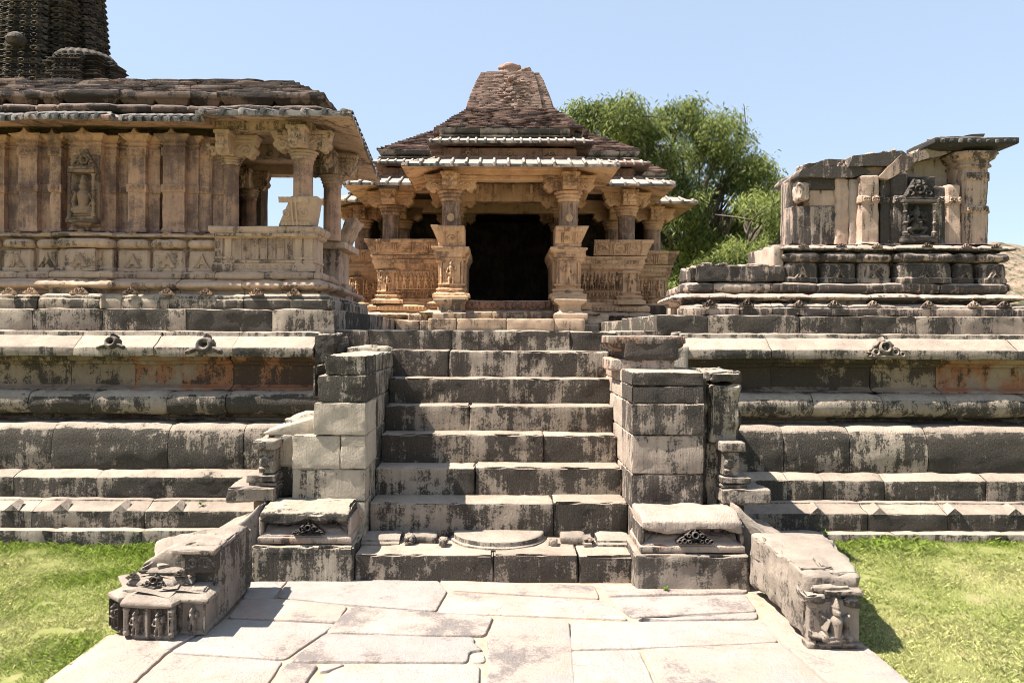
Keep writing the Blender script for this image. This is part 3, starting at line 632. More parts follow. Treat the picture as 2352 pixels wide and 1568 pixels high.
# ---------------- piers beside the stairs ----------------
def pier(Lf):
    t = thing('stair_pier', ('squared stone pier with a pale block, at the left of the steps' if Lf else 'pink-flanked stone pier carrying a flared capital, at the right of the steps'), 'pier', ((-1.1 if Lf else 1.15), 5.1, 0))
    d = 5.04
    rows = [(1.30, 1.433), (1.115, 1.30), (.89, 1.115), (.66, .89), (.44, .66), (.20, .44), (-.02, .20)] if Lf else [(1.235, 1.33), (1.115, 1.235), (.90, 1.115), (.635, .90), (.395, .635), (.18, .395), (-.02, .18)]
    m = MB(); mi = MB(); si = -1 if Lf else 1
    for k, (z0, z1) in enumerate(rows):
        xi = .905; xo = 1.26 if Lf else 1.40
        if Lf: xo = (1.19, 1.24, 1.265, 1.41, 1.41, 1.3, 1.3)[k]
        splits = [xi, xo] if k not in ((3,) if Lf else ()) else [xi, 1.08, xo]
        for a, b in zip(splits[:-1], splits[1:]):
            x0, x1 = sorted((a * si, b * si)); tone = (R.random(), R.random(), R.random())
            if Lf and k in (2, 3): tone = (-.9, .15, .1)
            if Lf and k == 4: tone = (.25, .4, .2)
            if Lf and k < 2: tone = (.72, .4, .2)
            if not Lf: tone = ((.95, .2, .2), (.95, .5, .2), (.55, .4, .2), (.35, .3, .2), (.5, .3, .1), (.5, .5, .5), (.5, .5, .5))[k]
            stone(m, x0 + .002, x1 - .002, d + R.uniform(-.008, .008), d + .42, z0 + .002, z1 - .002, seg=.035, r=.007, rough=.006, blk=tone, wear=1.6)
        # inner side stones going back
        y = d + .40; first = True
        while y < 6.55:
            ln = R.uniform(.3, .55); x0, x1 = sorted((xi * si, (xi + .32) * si))
            stone(mi, x0 + R.uniform(-.003, .003), x1, y + .003, min(y + ln, 6.6) - .003, z0 + .002, z1 - .002, seg=.05, r=.01, rough=.006, blk=((R.uniform(.3, .9), .5, .3) if Lf else (R.uniform(-.7, .1), .5, R.uniform(.3, 1)))); y += ln
    m.build('front_stones', MT['pier' if Lf else 'pierr'], t); mi.build('side_stones', MT['pier' if Lf else 'pierr'], t)
    # rubble-filled wing behind the front stones
    m = MB()
    if Lf:
        for (a, b, z0, z1, dd) in ((-1.57, -1.405, .66, .885, 5.12), (-1.56, -1.405, .44, .66, 5.14), (-1.55, -1.40, .2, .44, 5.15), (-1.46, -1.262, .88, .97, 5.2)):
            stone(m, a, b, dd, dd + .5, z0, z1, seg=.04, r=.02, rough=.016, nsc=9, wear=2)
        # sloping broken top
        def wv(V):
            V = V.copy(); V[:, 2] += (V[:, 0] + 1.57) * .28 * (V[:, 2] > .9); return V
        stone(m, -1.64, -1.27, 5.12, 5.75, .875, .92, seg=.05, r=.015, rough=.012, warp=wv, blk=(0, .2, .3))
        stone(m, -1.6, -1.28, 5.5, 6.1, .0, .95, seg=.1, r=.02, rough=.01)
        stone(m, -1.29, -1.265, 5.1, 5.6, 1.14, 1.36, seg=.04, r=.01, rough=.01)      # thin upright edge stone
    else:
        for (a, b, z0, z1, dd) in ((1.455, 1.665, 1.26, 1.33, 5.1), (1.46, 1.665, .845, 1.24, 5.1), (1.45, 1.60, .40, .83, 5.14), (1.40, 1.46, .4, 1.3, 5.16), (1.41, 1.6, .2, .4, 5.14)):
            stone(m, a, b, dd, dd + .5, z0, z1, seg=.035, r=.016, rough=.014, nsc=9, wear=1.6)
        stone(m, 1.3, 1.66, 5.45, 6.1, 0, 1.28, seg=.1, r=.02, rough=.01); stone(m, 1.0, 1.62, 5.3, 6.1, 1.2, 1.318, seg=.05, r=.02, rough=.01)
    m.build('rubble_wing', MT['pier'], t)
    return t
pL = pier(True); pR = pier(False)
m = MB(); stone(m, 0.83, 1.31, 5.52, 5.95, 1.315, 1.40, seg=.04, r=.012, rough=.008, blk=(.4, .3, .8)); m.build('capital_neck', MT['pierr'], pR)
m = MB()
pl = [(.93, 5.95), (.93, 5.62), (1.27, 5.62), (1.27, 5.95)]
sweep(m, pl, [(-.2, 1.395), (-.05, 1.395), (-.04, 1.42), (.0, 1.45), (.09, 1.49), (.10, 1.50), (.10, 1.515), (.115, 1.52), (.115, 1.572), (-.3, 1.576)], seg=.04, pseg=.02, rough=.006)
stone(m, .93, 1.335, 5.50, 5.95, 1.395, 1.568, seg=.04, r=.02, rough=.010, wear=2, blk=(.95, .5, .2))
m.build('capital', MT['pierr'], pR)

def pedestal(Lf):
    t = thing('carved_pedestal', ('carved pedestal with a broken cap at the foot of the left pier' if Lf else 'carved pedestal with a flame-shaped temple-front relief at the foot of the right pier'), 'pedestal', ((-1.25 if Lf else 1.21), 4.8, 0))
    a, b, d, zb = (-1.585, -.93, 4.74, .225) if Lf else (.862, 1.572, 4.62, .213)
    m = MB(); stone(m, a, b, d, d + .5, -.05, zb - .004, seg=.035, r=.016, rough=.007, wear=1.2 if not Lf else 2.4, blk=(.3 if not Lf else .55, .5, .5)); m.build('base_block', MT['carved' if not Lf else 'pier'], t)
    y0 = d + .03; zc = zb
    plan = [(a + .03, y0 + .42), (a + .03, y0), (b - .02, y0), (b - .02, y0 + .42)]
    m = MB(); sweep(m, plan, [(-.2, zc), (-.02, zc), (0, zc + .006), (0, zc + .042), (-.012, zc + .047), (-.012, zc + .056), (-.05, zc + .07), (-.085, zc + .10), (-.095, zc + .104), (-.2, zc + .106)], seg=.04, pseg=.015, rough=.004, chamf=.004, wear=.7, blk=(.1, .4, .3)); m.build('cap_moulding', MT['pierr'], t)
    m = MB(); sweep(m, plan, [(-.2, zc + .10), (-.11, zc + .10), (-.11, zc + .128), (-.10, zc + .131), (-.10, zc + .15), (-.07, zc + .155), (-.2, zc + .16)], seg=.04, pseg=.015, rough=.003, chamf=.003, wear=.4, blk=(.2, .4, .8)); m.build('cap_neck', MT['pierr'], t)
    m = MB()
    def wv(V):
        V = V.copy(); lowf = V[:, 2] < zc + .19; V[:, 2] -= lowf * np.maximum(0, .014 + .02 * np.sin(V[:, 0] * 13 + (1 if Lf else 0))) * (V[:, 1] < y0 + .1)
        V[:, 2] -= np.maximum(0, y0 + .10 - V[:, 1]) * .38 * (V[:, 2] > zc + .19); return V
    stone(m, a + .04, b - .035, y0 + .004, y0 + .36, zc + .152, zc + .235, seg=.03, r=.016, rough=.009, warp=wv, wear=1.5 if not Lf else 2.6, blk=(.2 if not Lf else .8, .4, .3)); m.build('cap_slab', MT['pierr' if not Lf else 'pier'], t)
    for xx in (a + .045, b - .035):   # corner posts of the cap
        m = MB(); stone(m, xx - .012, xx + .012, y0 + .012, y0 + .3, zc + .05, zc + .17, seg=.03, r=.008, rough=.004); m.build('cap_corner', MT['pierr'], t)
    m = MB(); cx = (a + b) / 2 + (.02 if not Lf else .03); w2, h2 = (.13, .115) if not Lf else (.15, .10)
    def f(U, V):
        aa = 2 * w2 / h2; x = (U - .5) * aa; y = V; hh = .045
        s = M(ring2(x, y, 0, .5, .16, .07, hh), cap2(x, y, 0, .75, 0, .93, .08, hh * .8, .02), cap2(x, y, -.8, .05, .8, .05, .06, hh * .7), cap2(x, y, -.3, .3, .3, .3, .05, hh * .7))
        for sg in (-1, 1): s = M(s, ring2(x, y, sg * .36, .48, .09, .05, hh * .9), ring2(x, y, sg * .62, .2, .1, .05, hh), ring2(x, y, sg * .88, .15, .09, .045, hh * .9), ring2(x, y, sg * .33, .17, .08, .04, hh), cap2(x, y, sg * .25, .72, sg * .55, .5, .045, hh * .7), cap2(x, y, sg * .6, .42, sg * .85, .3, .04, hh * .6))
        if Lf: s = s * (1 - .45 * (fbm(np.stack([U.ravel(), V.ravel(), 0 * U.ravel()], 1), 7, 2).reshape(U.shape) > .1)) 
        return s
    hfield(m, (cx - w2, y0 + .012, zc + .055), (1, 0, 0), (0, .18, .984), 2 * w2, h2, 90, 50, f, .004, back=.03); m.build('relief', MT['niche'], t)
    return t
pedestal(True); pedestal(False)
m = MB(); stone(m, -1.526, -1.353, 6.1, 6.42, 1.335, 1.575, seg=.035, r=.012, rough=.014, nsc=14, wear=1.6, blk=(.8, .5, .3)); tag(m.build('upright_slab', MT['pier']), 'rough dark upright slab standing above the left pier beside the cornice', 'stone slab')
m = MB(); stone(m, -1.36, -1.30, 6.15, 6.4, 1.42, 1.50, seg=.03, rough=.01); tag(m.build('loose_stone', MT['pier']), 'small squared stone wedged beside the rough upright slab', 'stone')
m = MB(); stone(m, -1.29, -.93, 6.2, 6.5, 1.40, 1.47, seg=.03, r=.02, rough=.014, wear=2, blk=(.1, .5, .5)); stone(m, -1.3, -.94, 6.22, 6.5, 1.2, 1.42, seg=.06, rough=.008); tag(m.build('ledge_stone', MT['pier']), 'flaking ledge stone between the left pier and the top step', 'stone')
m = MB(); stone(m, 1.37, 1.53, 6.0, 6.1, 1.20, 1.50, seg=.035, r=.02, rough=.01, rot=(0, 3, 0), blk=(-.3, .3, .3)); tag(m.build('leaning_slab', MT['pier']), 'pale thin slab leaning between the flared capital and the right cornice', 'stone slab')
m = MB()
for k in range(9): 
    a = R.uniform(1.36, 1.6); y_ = R.uniform(6.25, 6.42); s_ = R.uniform(.03, .07); stone(m, a, a + s_ * 1.6, y_, y_ + s_, 1.50 + k * .008, 1.50 + k * .008 + s_ * .7, seg=.02, r=.01, rough=.01, rot=(R.uniform(-20, 20), R.uniform(-20, 20), R.uniform(0, 90)))
structure(tag(m.build('rubble', MT['carved']), 'loose rubble packed under the right platform corner', 'rubble'), 'stuff')

# ---------------- broken mouldings between the pedestals and the terrace ----------------
def broken(Lf):
    t = thing('broken_moulding', ('stepped broken moulding stones left of the left pedestal' if Lf else 'stepped broken moulding stones right of the right pedestal'), 'moulding', ((-1.6 if Lf else 1.65), 5.0, .2)); s = -1 if Lf else 1
    d = 4.98
    def b(name, x0, x1, z0, z1, dd=0, dep=.35, mat='carved', **kw):
        m = MB(); a, c = sorted((x0 * s, x1 * s)); stone(m, a, c, d + dd, d + dd + dep, z0, z1, seg=.03, r=kw.pop('r', .01), rough=kw.pop('rough', .007), **kw); m.build(name, MT[mat], t)
    b('top_moulding', 1.50, 1.66, .80, .86); b('shaft', 1.515, 1.62, .635, .80, .02)
    m = MB(); a, c = sorted((1.52 * s, 1.62 * s)); front_relief(m, a, c, d + .018, .64, .79, mot_scrollband(.66, .012, .5), .006); m.build('scroll_carving', MT['carved'], t)
    b('lower_moulding', 1.50, 1.70, .58, .63); b('lower_moulding', 1.50, 1.68, .55, .578, .01)
    b('ledge_stone', 1.50, 1.82, .455, .55, -.03, .45, rough=.012, wear=2, blk=(.2, .5, .5)); b('neck', 1.52, 1.66, .38, .455, .03, mat='frieze')
    m = MB()
    def wv(V):
        V = V.copy(); q = np.clip(np.abs(V[:, 0]) - 1.55, 0, 1) / .31; V[:, 2] -= .19 * (1 - (1 - q) ** 2) ; V[:, 1] -= q * .12; return V
    a, c = sorted((1.55 * s, 1.86 * s)); stone(m, a, c, 4.80, 5.30, .14, .485, seg=.03, r=.03, rough=.01, warp=wv, blk=(.0, .4, .6)); m.build('curved_stone', MT['carved'], t)
    b('foot_stone', 1.48, 1.66, -.03, .26, -.12, .6, wear=1.6)
broken(True); broken(False)

# ---------------- fallen carved blocks on the paving ----------------
t = thing('fallen_carved_block', 'large fallen shrine fragment with dancing figures, lying on the left of the paving', 'carved stone', (-1.78, 4.3, 0))
m = MB()
def wv(V):
    V = V.copy(); q = (V[:, 1] - 4.05) / .55; V[:, 0] += np.clip(q, 0, 1) * .22 * np.clip((-1.6 - V[:, 0]) / .3, 0, 1); V[:, 2] -= (V[:, 2] > .2) * np.clip(q, 0, 1) * .03; V[:, 2] += (V[:, 2] > .3) * .018 * fbm(V, 6, 2); V[:, 0] += .04 * np.clip((-1.7 - V[:, 0]) * 4, 0, 1) * np.clip(q, 0, 1); 
    V[:, 2] -= np.clip((-1.83 - V[:, 0]) / .15, 0, 1) * .10 * (V[:, 2] > .2); V[:, 2] += .02 * (V[:, 2] > .3) * np.sign(fbm(V, 5, 1)); return V
stone(m, -1.97, -1.528, 4.05, 4.60, 0, .415, seg=.03, r=.02, rough=.009, warp=wv, wear=2, blk=(.25, .4, .3)); m.build('body', MT['carved'], t)
m = MB(); fp = [(-2.03, 4.12), (-2.075, 3.97), (-1.99, 3.90), (-1.955, 3.925), (-1.94, 3.845), (-1.69, 3.815), (-1.675, 3.89), (-1.535, 3.885), (-1.535, 4.12)]
sweep(m, fp, [(-.2, 0), (0, 0), (0, .022), (-.012, .026), (-.012, .165), (-.2, .168)], seg=.03, pseg=.03, rough=.003, wear=.4); stone(m, -2.0, -1.56, 3.93, 4.1, .02, .18, seg=.1); m.build('frieze_block', MT['carved'], t)
m = MB(); sweep(m, fp, [(-.2, .165), (.004, .165), (.02, .175), (.018, .195), (-.03, .212), (-.25, .235)], seg=.03, pseg=.02, rough=.004, wear=1.6); stone(m, -2.0, -1.56, 3.93, 4.1, .16, .225, seg=.1); m.build('ledge', MT['carved'], t)
def facing(mb, p, q, z0, z1, fn, res=.005, cut=None, out=.0):
    d = np.array([q[0] - p[0], q[1] - p[1]]); L = np.linalg.norm(d); d = d / L; n = np.array([d[1], -d[0]])
    hfield(mb, (p[0] + n[0] * out, p[1] + n[1] * out, z0), (d[0], d[1], 0), (0, 0, 1), L, z1 - z0, max(4, int(L / res)), int((z1 - z0) / res), fn, cut)
for (p, q, n, sd) in ((fp[1], fp[2], 1, 1), (fp[4], fp[5], 2, 2), (fp[6], fp[7], 1, 3)):
    m = MB(); L_ = math.dist(p, q); facing(m, p, q, .02, .165, mot_figrow(L_ / .145, n, .032, sd), .0035, .003, out=-.012); m.build('figures', MT['carved'], t)
for p in (fp[4], fp[5]):
    m = MB(); lathe(m, (p[0] * .98 - .03, p[1] + .0, 0), [(.0, .02), (.018, .02), (.018, .04), (.010, .05), (.014, .075), (.010, .08), (.010, .11), (.016, .12), (.010, .13), (.02, .155), (0, .165)], 12); m.build('colonnette', MT['carved'], t)
for (a, b, y0, z0, z1) in ((-2.0, -1.66, 3.96, .225, .265), (-1.97, -1.65, 4.02, .275, .31), (-1.9, -1.6, 4.06, .31, .345)):
    m = MB(); pl = [(a, 4.2), (a + .01, y0 + .03), (a + .06, y0 + .03), (a + .07, y0), (b - .08, y0), (b - .07, y0 + .03), (b, y0 + .04), (b, 4.2)]
    sweep(m, pl, [(-.2, z0), (0, z0), (.008, z0 + .012), (-.01, z1 - .008), (-.12, z1 + .012), (-.2, z1 + .015)], seg=.02, pseg=.015, rough=.004, chamf=.003, wear=1)
    stone(m, a + .05, b - .03, y0 + .03, 4.2, z0 - .02, z1, seg=.05); m.build('canopy_tier', MT['carved'], t)
for (x_, y0, z0, sz) in ((-1.84, 3.957, .225, .09), (-1.97, 3.99, .26, .045), (-1.72, 4.0, .27, .045), (-1.70, 4.0, .225, .04)):
    m = MB(); hfield(m, (x_ - sz, y0 - .006, z0), (1, 0, 0), (0, .5, .866), sz * 2, sz * .9, 56, 28, mot_gavaksha(2.2, .022), .002, back=.03); m.build('arch_ornament', MT['carved'], t)
m = MB(); stone(m, -1.70, -1.53, 4.0, 4.2, .29, .395, seg=.02, r=.006, rough=.003); front_relief(m, -1.69, -1.535, 4.002, .295, .39, mot_scrollband(1.6, .016, .8), .004); m.build('scroll_panel', MT['carved'], t)
m = MB(); stone(m, -1.76, -1.522, 3.97, 4.3, .395, .425, seg=.03, r=.012, rough=.006, wear=2, blk=(0, .3, .3)); m.build('upper_slab', MT['carved'], t)
m = MB(); stone(m, -1.93, -1.72, 4.05, 4.35, .335, .365, seg=.03, r=.015, rough=.012, rot=(14, -6, 25), wear=2); m.build('broken_flake', MT['carved'], t)

t = thing('fallen_carved_block', 'fallen block with a seated goddess relief, lying on the right of the paving', 'carved stone', (1.72, 4.2, 0))
m = MB()
def wv2(V):
    V = V.copy(); q = np.clip((V[:, 1] - 3.8) / 1.0, 0, 1); V[:, 2] += (V[:, 2] < .1) * np.sin(np.clip(q * 1.1, 0, 1) * math.pi) * .05; V[:, 2] -= (V[:, 2] > .25) * (q * .03 + np.maximum(0, .1 - q) * .3)
    V[:, 0] += .02 * fbm(V, 4, 3) * (V[:, 0] < 1.62) + (V[:, 1] - 3.8) * (-.02 + .24 * np.clip((V[:, 0] - 1.58) / .27, 0, 1)); return V
stone(m, 1.575, 1.855, 3.80, 4.60, .01, .385, seg=.028, r=.022, rough=.012, warp=wv2, wear=2, nsc=8, blk=(.0, .4, .3)); m.build('body', MT['carved'], t)
m = MB(); stone(m, 1.585, 1.845, 3.775, 3.83, .0, .24, seg=.04, r=.008, rough=.003, blk=(.3, .5, .3)); stone(m, 1.57, 1.86, 3.745, 3.83, .0, .028, seg=.03, r=.01, rough=.004); m.build('panel', MT['carved'], t)
m = MB(); front_relief(m, 1.60, 1.83, 3.778, .015, .265, mot_seated(.92, .05), .004, .002); m.build('goddess_relief', MT['carved'], t)
m = MB()
def lion(U, V):
    x = U * 1.3; y = V; return M(cap2(x, y, .2, .55, .7, .45, .2, .035), cap2(x, y, .9, .6, 1.0, .5, .2, .045), cap2(x, y, .25, .4, .3, .05, .1, .03), cap2(x, y, .75, .4, .85, .05, .1, .03), cap2(x, y, .1, .6, .05, .85, .06, .02))
front_relief(m, 1.585, 1.685, 3.77, .02, .10, lion, .004, .002); m.build('lion_relief', MT['carved'], t)
for (a, b, z0, z1, yy) in ((1.56, 1.66, .24, .275, 3.75), (1.575, 1.63, .205, .24, 3.77), (1.76, 1.84, .215, .25, 3.765), (1.60, 1.80, .285, .315, 3.77), (1.66, 1.85, .27, .295, 3.75), (1.63, 1.80, .318, .345, 3.80), (1.66, 1.76, .345, .372, 3.83), (1.68, 1.745, .375, .395, 3.86)):
    m = MB(); stone(m, a, b, yy, yy + .12, z0, z1, seg=.018, r=.010, rough=.008, nsc=16, wear=1.6, rot=(R.uniform(-4, 10), R.uniform(-6, 6), 0)); m.build('canopy_tier', MT['carved'], t)
m = MB(); stone(m, 1.57, 1.70, 3.84, 4.0, .365, .385, seg=.02, r=.008, rough=.005, blk=(0, .4, .3)); stone(m, 1.715, 1.86, 3.82, 3.98, .345, .37, seg=.02, r=.008, rough=.006); m.build('top_slab', MT['carved'], t)
# little weeds rooted in the joints of the ledges
for k_, (x_, y_, z_, lb) in enumerate(((X(467, 5.8), 5.76, .245, 'small green weed rooted in the left terrace ledge'), (X(1500, 5.0), 4.60, .0, 'tiny weed at the foot of the right pedestal'), (X(1890, 5.6), 5.55, .09, 'thin weed rooted on the right plinth ledge'))):
    m = MB()
    for q_ in range(16):
        a = R.uniform(0, 6.283); L_ = R.uniform(.025, .05); d_ = np.array([math.cos(a), math.sin(a), R.uniform(.4, 1.4)]); d_ /= np.linalg.norm(d_); s_ = np.array([-math.sin(a), math.cos(a), 0]) * L_ * .16; b_ = np.array([x_, y_, z_])
        m.add(np.array([b_, b_ + d_ * L_ * .5 + s_, b_ + d_ * L_, b_ + d_ * L_ * .5 - s_]), [[0, 1, 2, 3]], (.16 * R.uniform(.7, 1.3), .26, .04))
    tag(m.build('weed', MT['leaf'], smooth=False), lb, 'weed')
# ---------------- shared temple pieces ----------------
def child(name, mb, mat, parent, **kw): return mb.build(name, MT[mat], parent, **kw)
def ubay(mb, x0, x1, yf, yb, prof, ch=0.0, **kw):
    pl = [(x0, yb), (x0, yf + ch), (x0 + ch, yf), (x1 - ch, yf), (x1, yf + ch), (x1, yb)] if ch else [(x0, yb), (x0, yf), (x1, yf), (x1, yb)]
    kw.setdefault('seg', .05); kw.setdefault('pseg', .03); kw.setdefault('rough', .004); kw.setdefault('endr', 0); kw.setdefault('cap', False); sweep(mb, pl, prof, **kw)
def arm(mb, cx, cy, dr, L, w_, z0, z1, r, blk):
    h = z1 - z0; dr = np.array(dr, float); sd = np.array([-dr[1], dr[0]])
    pr = [(0, z0), (r * 1.15, z0), (L * .60, z0 + .16 * h), (L * .66, z0 + .03 * h), (L * .78, z0 - .04 * h), (L * .88, z0 + .04 * h), (L * .92, z0 + .18 * h), (L * 1.0, z0 + .22 * h), (L * 1.06, z0 + .40 * h),
          (L * 1.0, z0 + .55 * h), (L * .975, z0 + .60 * h), (L * 1.0, z0 + .66 * h), (L * 1.06, z0 + .80 * h), (L * 1.08, z1), (0, z1)]
    pr = resample(pr, .03, .004); n = len(pr); st = [(-w_ / 2, .0025), (-w_ / 2 + .004, 0), (-w_ / 4, -.004), (0, .0), (w_ / 4, -.004), (w_ / 2 - .004, 0), (w_ / 2, .0025)]
    T = np.gradient(pr, axis=0); T /= np.linalg.norm(T, axis=1, keepdims=True) + 1e-9; Nn = np.stack([T[:, 1], -T[:, 0]], 1); V = []
    for q, ins in st:
        p = pr - Nn * ins; xy = np.array([cx, cy]) + p[:, :1] * dr + sd * q; V.append(np.concatenate([xy, p[:, 1:2]], 1))
    V = np.concatenate(V); fs = []
    for a in range(len(st) - 1):
        for b in range(n - 1): fs.append([a * n + b, a * n + b + 1, (a + 1) * n + b + 1, (a + 1) * n + b])
    fs.append(list(range(n))[::-1]); fs.append([(len(st) - 1) * n + b for b in range(n)]); mb.add(V, fs, blk)
def scrolls(aa):
    def f(U, V):
        x = U * aa; y = V; return M(ring2(x, y, aa * .72, .34, .17, .08, .012), cap2(x, y, aa * .72, .34, aa * .73, .35, .08, .014), ring2(x, y, aa * .42, .45, .12, .06, .01), cap2(x, y, .1, .82, aa * .95, .82, .07, .008), cap2(x, y, .1, .25, aa * .5, .62, .07, .009), cap2(x, y, aa * .9, .62, aa * .93, .6, .1, .012))
    return f
def face_k(U, V):   # grotesque face on the bracket end
    x = (U - .5) * 1.0; y = V; return M(cap2(x, y, 0, .62, 0, .66, .26, .022), cap2(x, y, -.2, .7, -.2, .72, .1, .03), cap2(x, y, .2, .7, .2, .72, .1, .03), cap2(x, y, 0, .5, 0, .6, .08, .034), cap2(x, y, -.18, .34, .18, .34, .11, .024), cap2(x, y, -.36, .85, -.42, .95, .08, .02), cap2(x, y, .36, .85, .42, .95, .08, .02), cap2(x, y, 0, .08, 0, .2, .1, .015))
def column(parent, cx, cy, z0, zr, zc, zb, r, L, mat='warm', smat='warmg', arms=((1, 0), (-1, 0), (0, -1), (0, 1)), detail=True, facets=16, name='column'):
    m = MB(); lathe(m, (cx, cy, 0), [(0, z0), (r * .98, z0), (r, z0 + .02), (r * .97, zr - .06), (r * .97, zr - .035), (r * 1.06, zr - .025), (r * 1.06, zr), (0, zr)], 48, fac=(z0 + .03, zr - .05, facets), rough=.003, pseg=.06)
    col = child(name, m, smat, parent)
    m = MB(); h = zc - zr; lathe(m, (cx, cy, 0), [(0, zr), (r * 1.0, zr), (r * 1.12, zr + .1 * h), (r * 1.22, zr + .22 * h), (r * 1.12, zr + .34 * h), (r * 1.1, zr + .40 * h), (r * 1.28, zr + .48 * h), (r * 1.34, zr + .58 * h), (r * 1.2, zr + .68 * h), (r * 1.25, zr + .72 * h), (r * 1.5, zr + .86 * h), (r * 1.5, zr + .93 * h), (r * 1.35, zc), (0, zc)], 40, rough=.002, pseg=.03, chamf=0)
    child('neck_rings', m, mat, col)
    m = MB(); bk = (R.random(), R.random(), R.random()); w_ = r * 1.55
    for a in arms: arm(m, cx, cy, a, L, w_, zc, zb - .03, r, bk)
    stone(m, cx - w_ * .55, cx + w_ * .55, cy - w_ * .55, cy + w_ * .55, zc - .002, zb - .02, seg=.08, r=.006, rough=.003, blk=bk)
    if detail:
        for sg in (-1, 1):
            if sg > 0: hfield(m, (cx + r * .3, cy - w_ / 2 + .001, zc), (1, 0, 0), (0, 0, 1), L * .78, (zb - zc) * .9, 44, 30, scrolls(L * .8 / (zb - zc)), .001, blk=bk)
            else: hfield(m, (cx - r * .3 - L * .78, cy - w_ / 2 + .001, zc), (1, 0, 0), (0, 0, 1), L * .78, (zb - zc) * .9, 44, 30, lambda U, V: scrolls(L * .8 / (zb - zc))(1 - U, V), .001, blk=bk)
        hfield(m, (cx - w_ * .42, cy - L * 1.05, zc - .01), (1, 0, 0), (0, 0, 1), w_ * .84, (zb - zc) * .95, 34, 34, face_k, .001, blk=bk)
    child('bracket_capital', m, mat, col)
    m = MB()
    for a in arms:      # abacus planks above each arm
        x0, x1 = sorted((cx, cx + a[0] * L * 1.12)); y0, y1 = sorted((cy, cy + a[1] * L * 1.12))
        if x0 == x1: x0 -= w_ * .62; x1 += w_ * .62
        else: y0 -= w_ * .62; y1 += w_ * .62
        stone(m, x0, x1, y0, y1, zb - .035 + R.uniform(0, .002), zb, seg=.1, r=.005, rough=.002, blk=bk)
    child('abacus', m, mat, col)
    return col
def eave(parent, plan, prof_top, prof_bot, mat_top='eave', mat_bot='warm', rib=.19, rh=.022, rw=.028, name='eave', blen=.5, closed=False, skip=None):
    """sloping stone eave: prof_top (inner->outer) points, prof_bot (outer->inner); half-round ribs down each slab"""
    m = MB(); pr = prof_bot[::-1] + prof_top[::-1]
    course(m, plan, pr, blen=blen, gap=.005, seg=.07, pseg=.06, rough=.005, jit=.004, wear=1.2, chamf=.006, endr=.004)
    e = child(name, m, mat_bot, parent)
    m = MB(); (oi, zi), (oo, zo) = prof_top[0], prof_top[-1]; N_ = _dirs([np.array(p) for p in plan], False)
    bks = {}
    for k, (p, q) in enumerate(zip(plan[:-1], plan[1:])):
        p, q = np.array(p), np.array(q); L = np.linalg.norm(q - p); d = (q - p) / L; n = np.array([d[1], -d[0]])
        def ext(i, end):       # how far the corner extends along the edge per metre of offset
            t = float(np.dot(N_[i], d)); return -t if end == 0 else t
        e0, e1 = (ext(k, 0) if k > 0 else 0), (ext(k + 1, 1) if k + 1 < len(plan) - 1 else 0)
        lo, hi = -e0 * oo, L + e1 * oo; s = lo + rib * .35
        # thin top sheet slightly proud, pale
        Q = []
        for oo_, zz in ((oi, zi + .004), ((oi + oo) / 2, (zi + zo) / 2 + .004), (oo + .002, zo + .004), (oo + .003, zo - .008), (oo + .003, prof_bot[0][1] + .004)):
            a, b = -e0 * oo_, L + e1 * oo_; ns = max(2, int((hi - lo) / .06)); tt = np.linspace(a, b, ns); pp = p + np.outer(tt, d) + n * oo_
            Q.append(np.concatenate([pp, np.full((ns, 1), zz)], 1))
        Q = np.array(Q); nr, ns = Q.shape[:2]; f3 = Q.reshape(-1, 3); Q = f3 + np.array([0, 0, 1]) * (fbm(f3, 8, 2) * .004)[:, None]
        I, J = np.meshgrid(np.arange(nr - 1), np.arange(ns - 1), indexing='ij'); m.add(Q, np.stack([I * ns + J, (I + 1) * ns + J, (I + 1) * ns + J + 1, I * ns + J + 1], -1).reshape(-1, 4))
        while s < hi:
            o0 = oi
            if s < 0 and e0 > 0: o0 = max(oi, -s / e0)
            if s > L and e1 > 0: o0 = max(oi, (s - L) / e1)
            o1 = oo
            if s < 0 and e0 < 0: pass
            if e0 < 0: o1 = min(o1, s / -e0)
            if e1 < 0: o1 = min(o1, (L - s) / -e1)
            if o1 - o0 > .04:
                if not (skip and skip(p + d * s)):
                    V = []
                    for oo_, tt in ((o0, 0), (o1 + .012, 1), (o1 + .022, 2)):
                        zz = zi + (zo - zi) * (oo_ - oi) / (oo - oi) + .002
                        for c_ in range(6):
                            a = math.pi * c_ / 5; rr = rw * (1 if tt < 2 else .75)
                            V.append([*(p + d * (s + math.cos(a) * rr) + n * oo_), zz + math.sin(a) * rh * (1 if tt < 2 else .6) - (0 if tt < 2 else .01)])
                    for c_ in range(6):
                        a = math.pi * c_ / 5; oo_ = o1 + .022; zz = zi + (zo - zi) * (oo_ - oi) / (oo - oi); V.append([*(p + d * (s + math.cos(a) * rw * .7) + n * oo_), zz - .035 + math.sin(a) * .004])
                    fs = [[a * 6 + b, (a + 1) * 6 + b, (a + 1) * 6 + b + 1, a * 6 + b + 1] for a in range(3) for b in range(5)]; m.add(np.array(V), fs)
            s += rib * R.uniform(.9, 1.1)
    child('ribbed_slabs', m, mat_top, e)
    return e
def tiers(mb, plan_fn, z0, z1, h, slope, blen=.35, jit=.012, closed_rect=None, thick=.12, over=.012):
    """stepped roof courses: plan_fn(inset) -> plan polyline"""
    z = z0; i = 0
    while z < z1:
        hh = h * R.uniform(.85, 1.15); pl = plan_fn(i)
        course(mb, pl, [(-thick, z), (over, z), (over, z + hh * .96), (-thick, z + hh * 1.0)], blen=blen, gap=.006, var=.5, seg=.09, pseg=.05, rough=.006, jit=jit, chamf=.006, wear=1.8)
        z += hh; i += hh / slope
    return i
def rectplan(x0, x1, y0, y1):
    return lambda i: [(x0 + i, y1), (x0 + i, y0 + i), (x1 - i, y0 + i), (x1 - i, y1)]

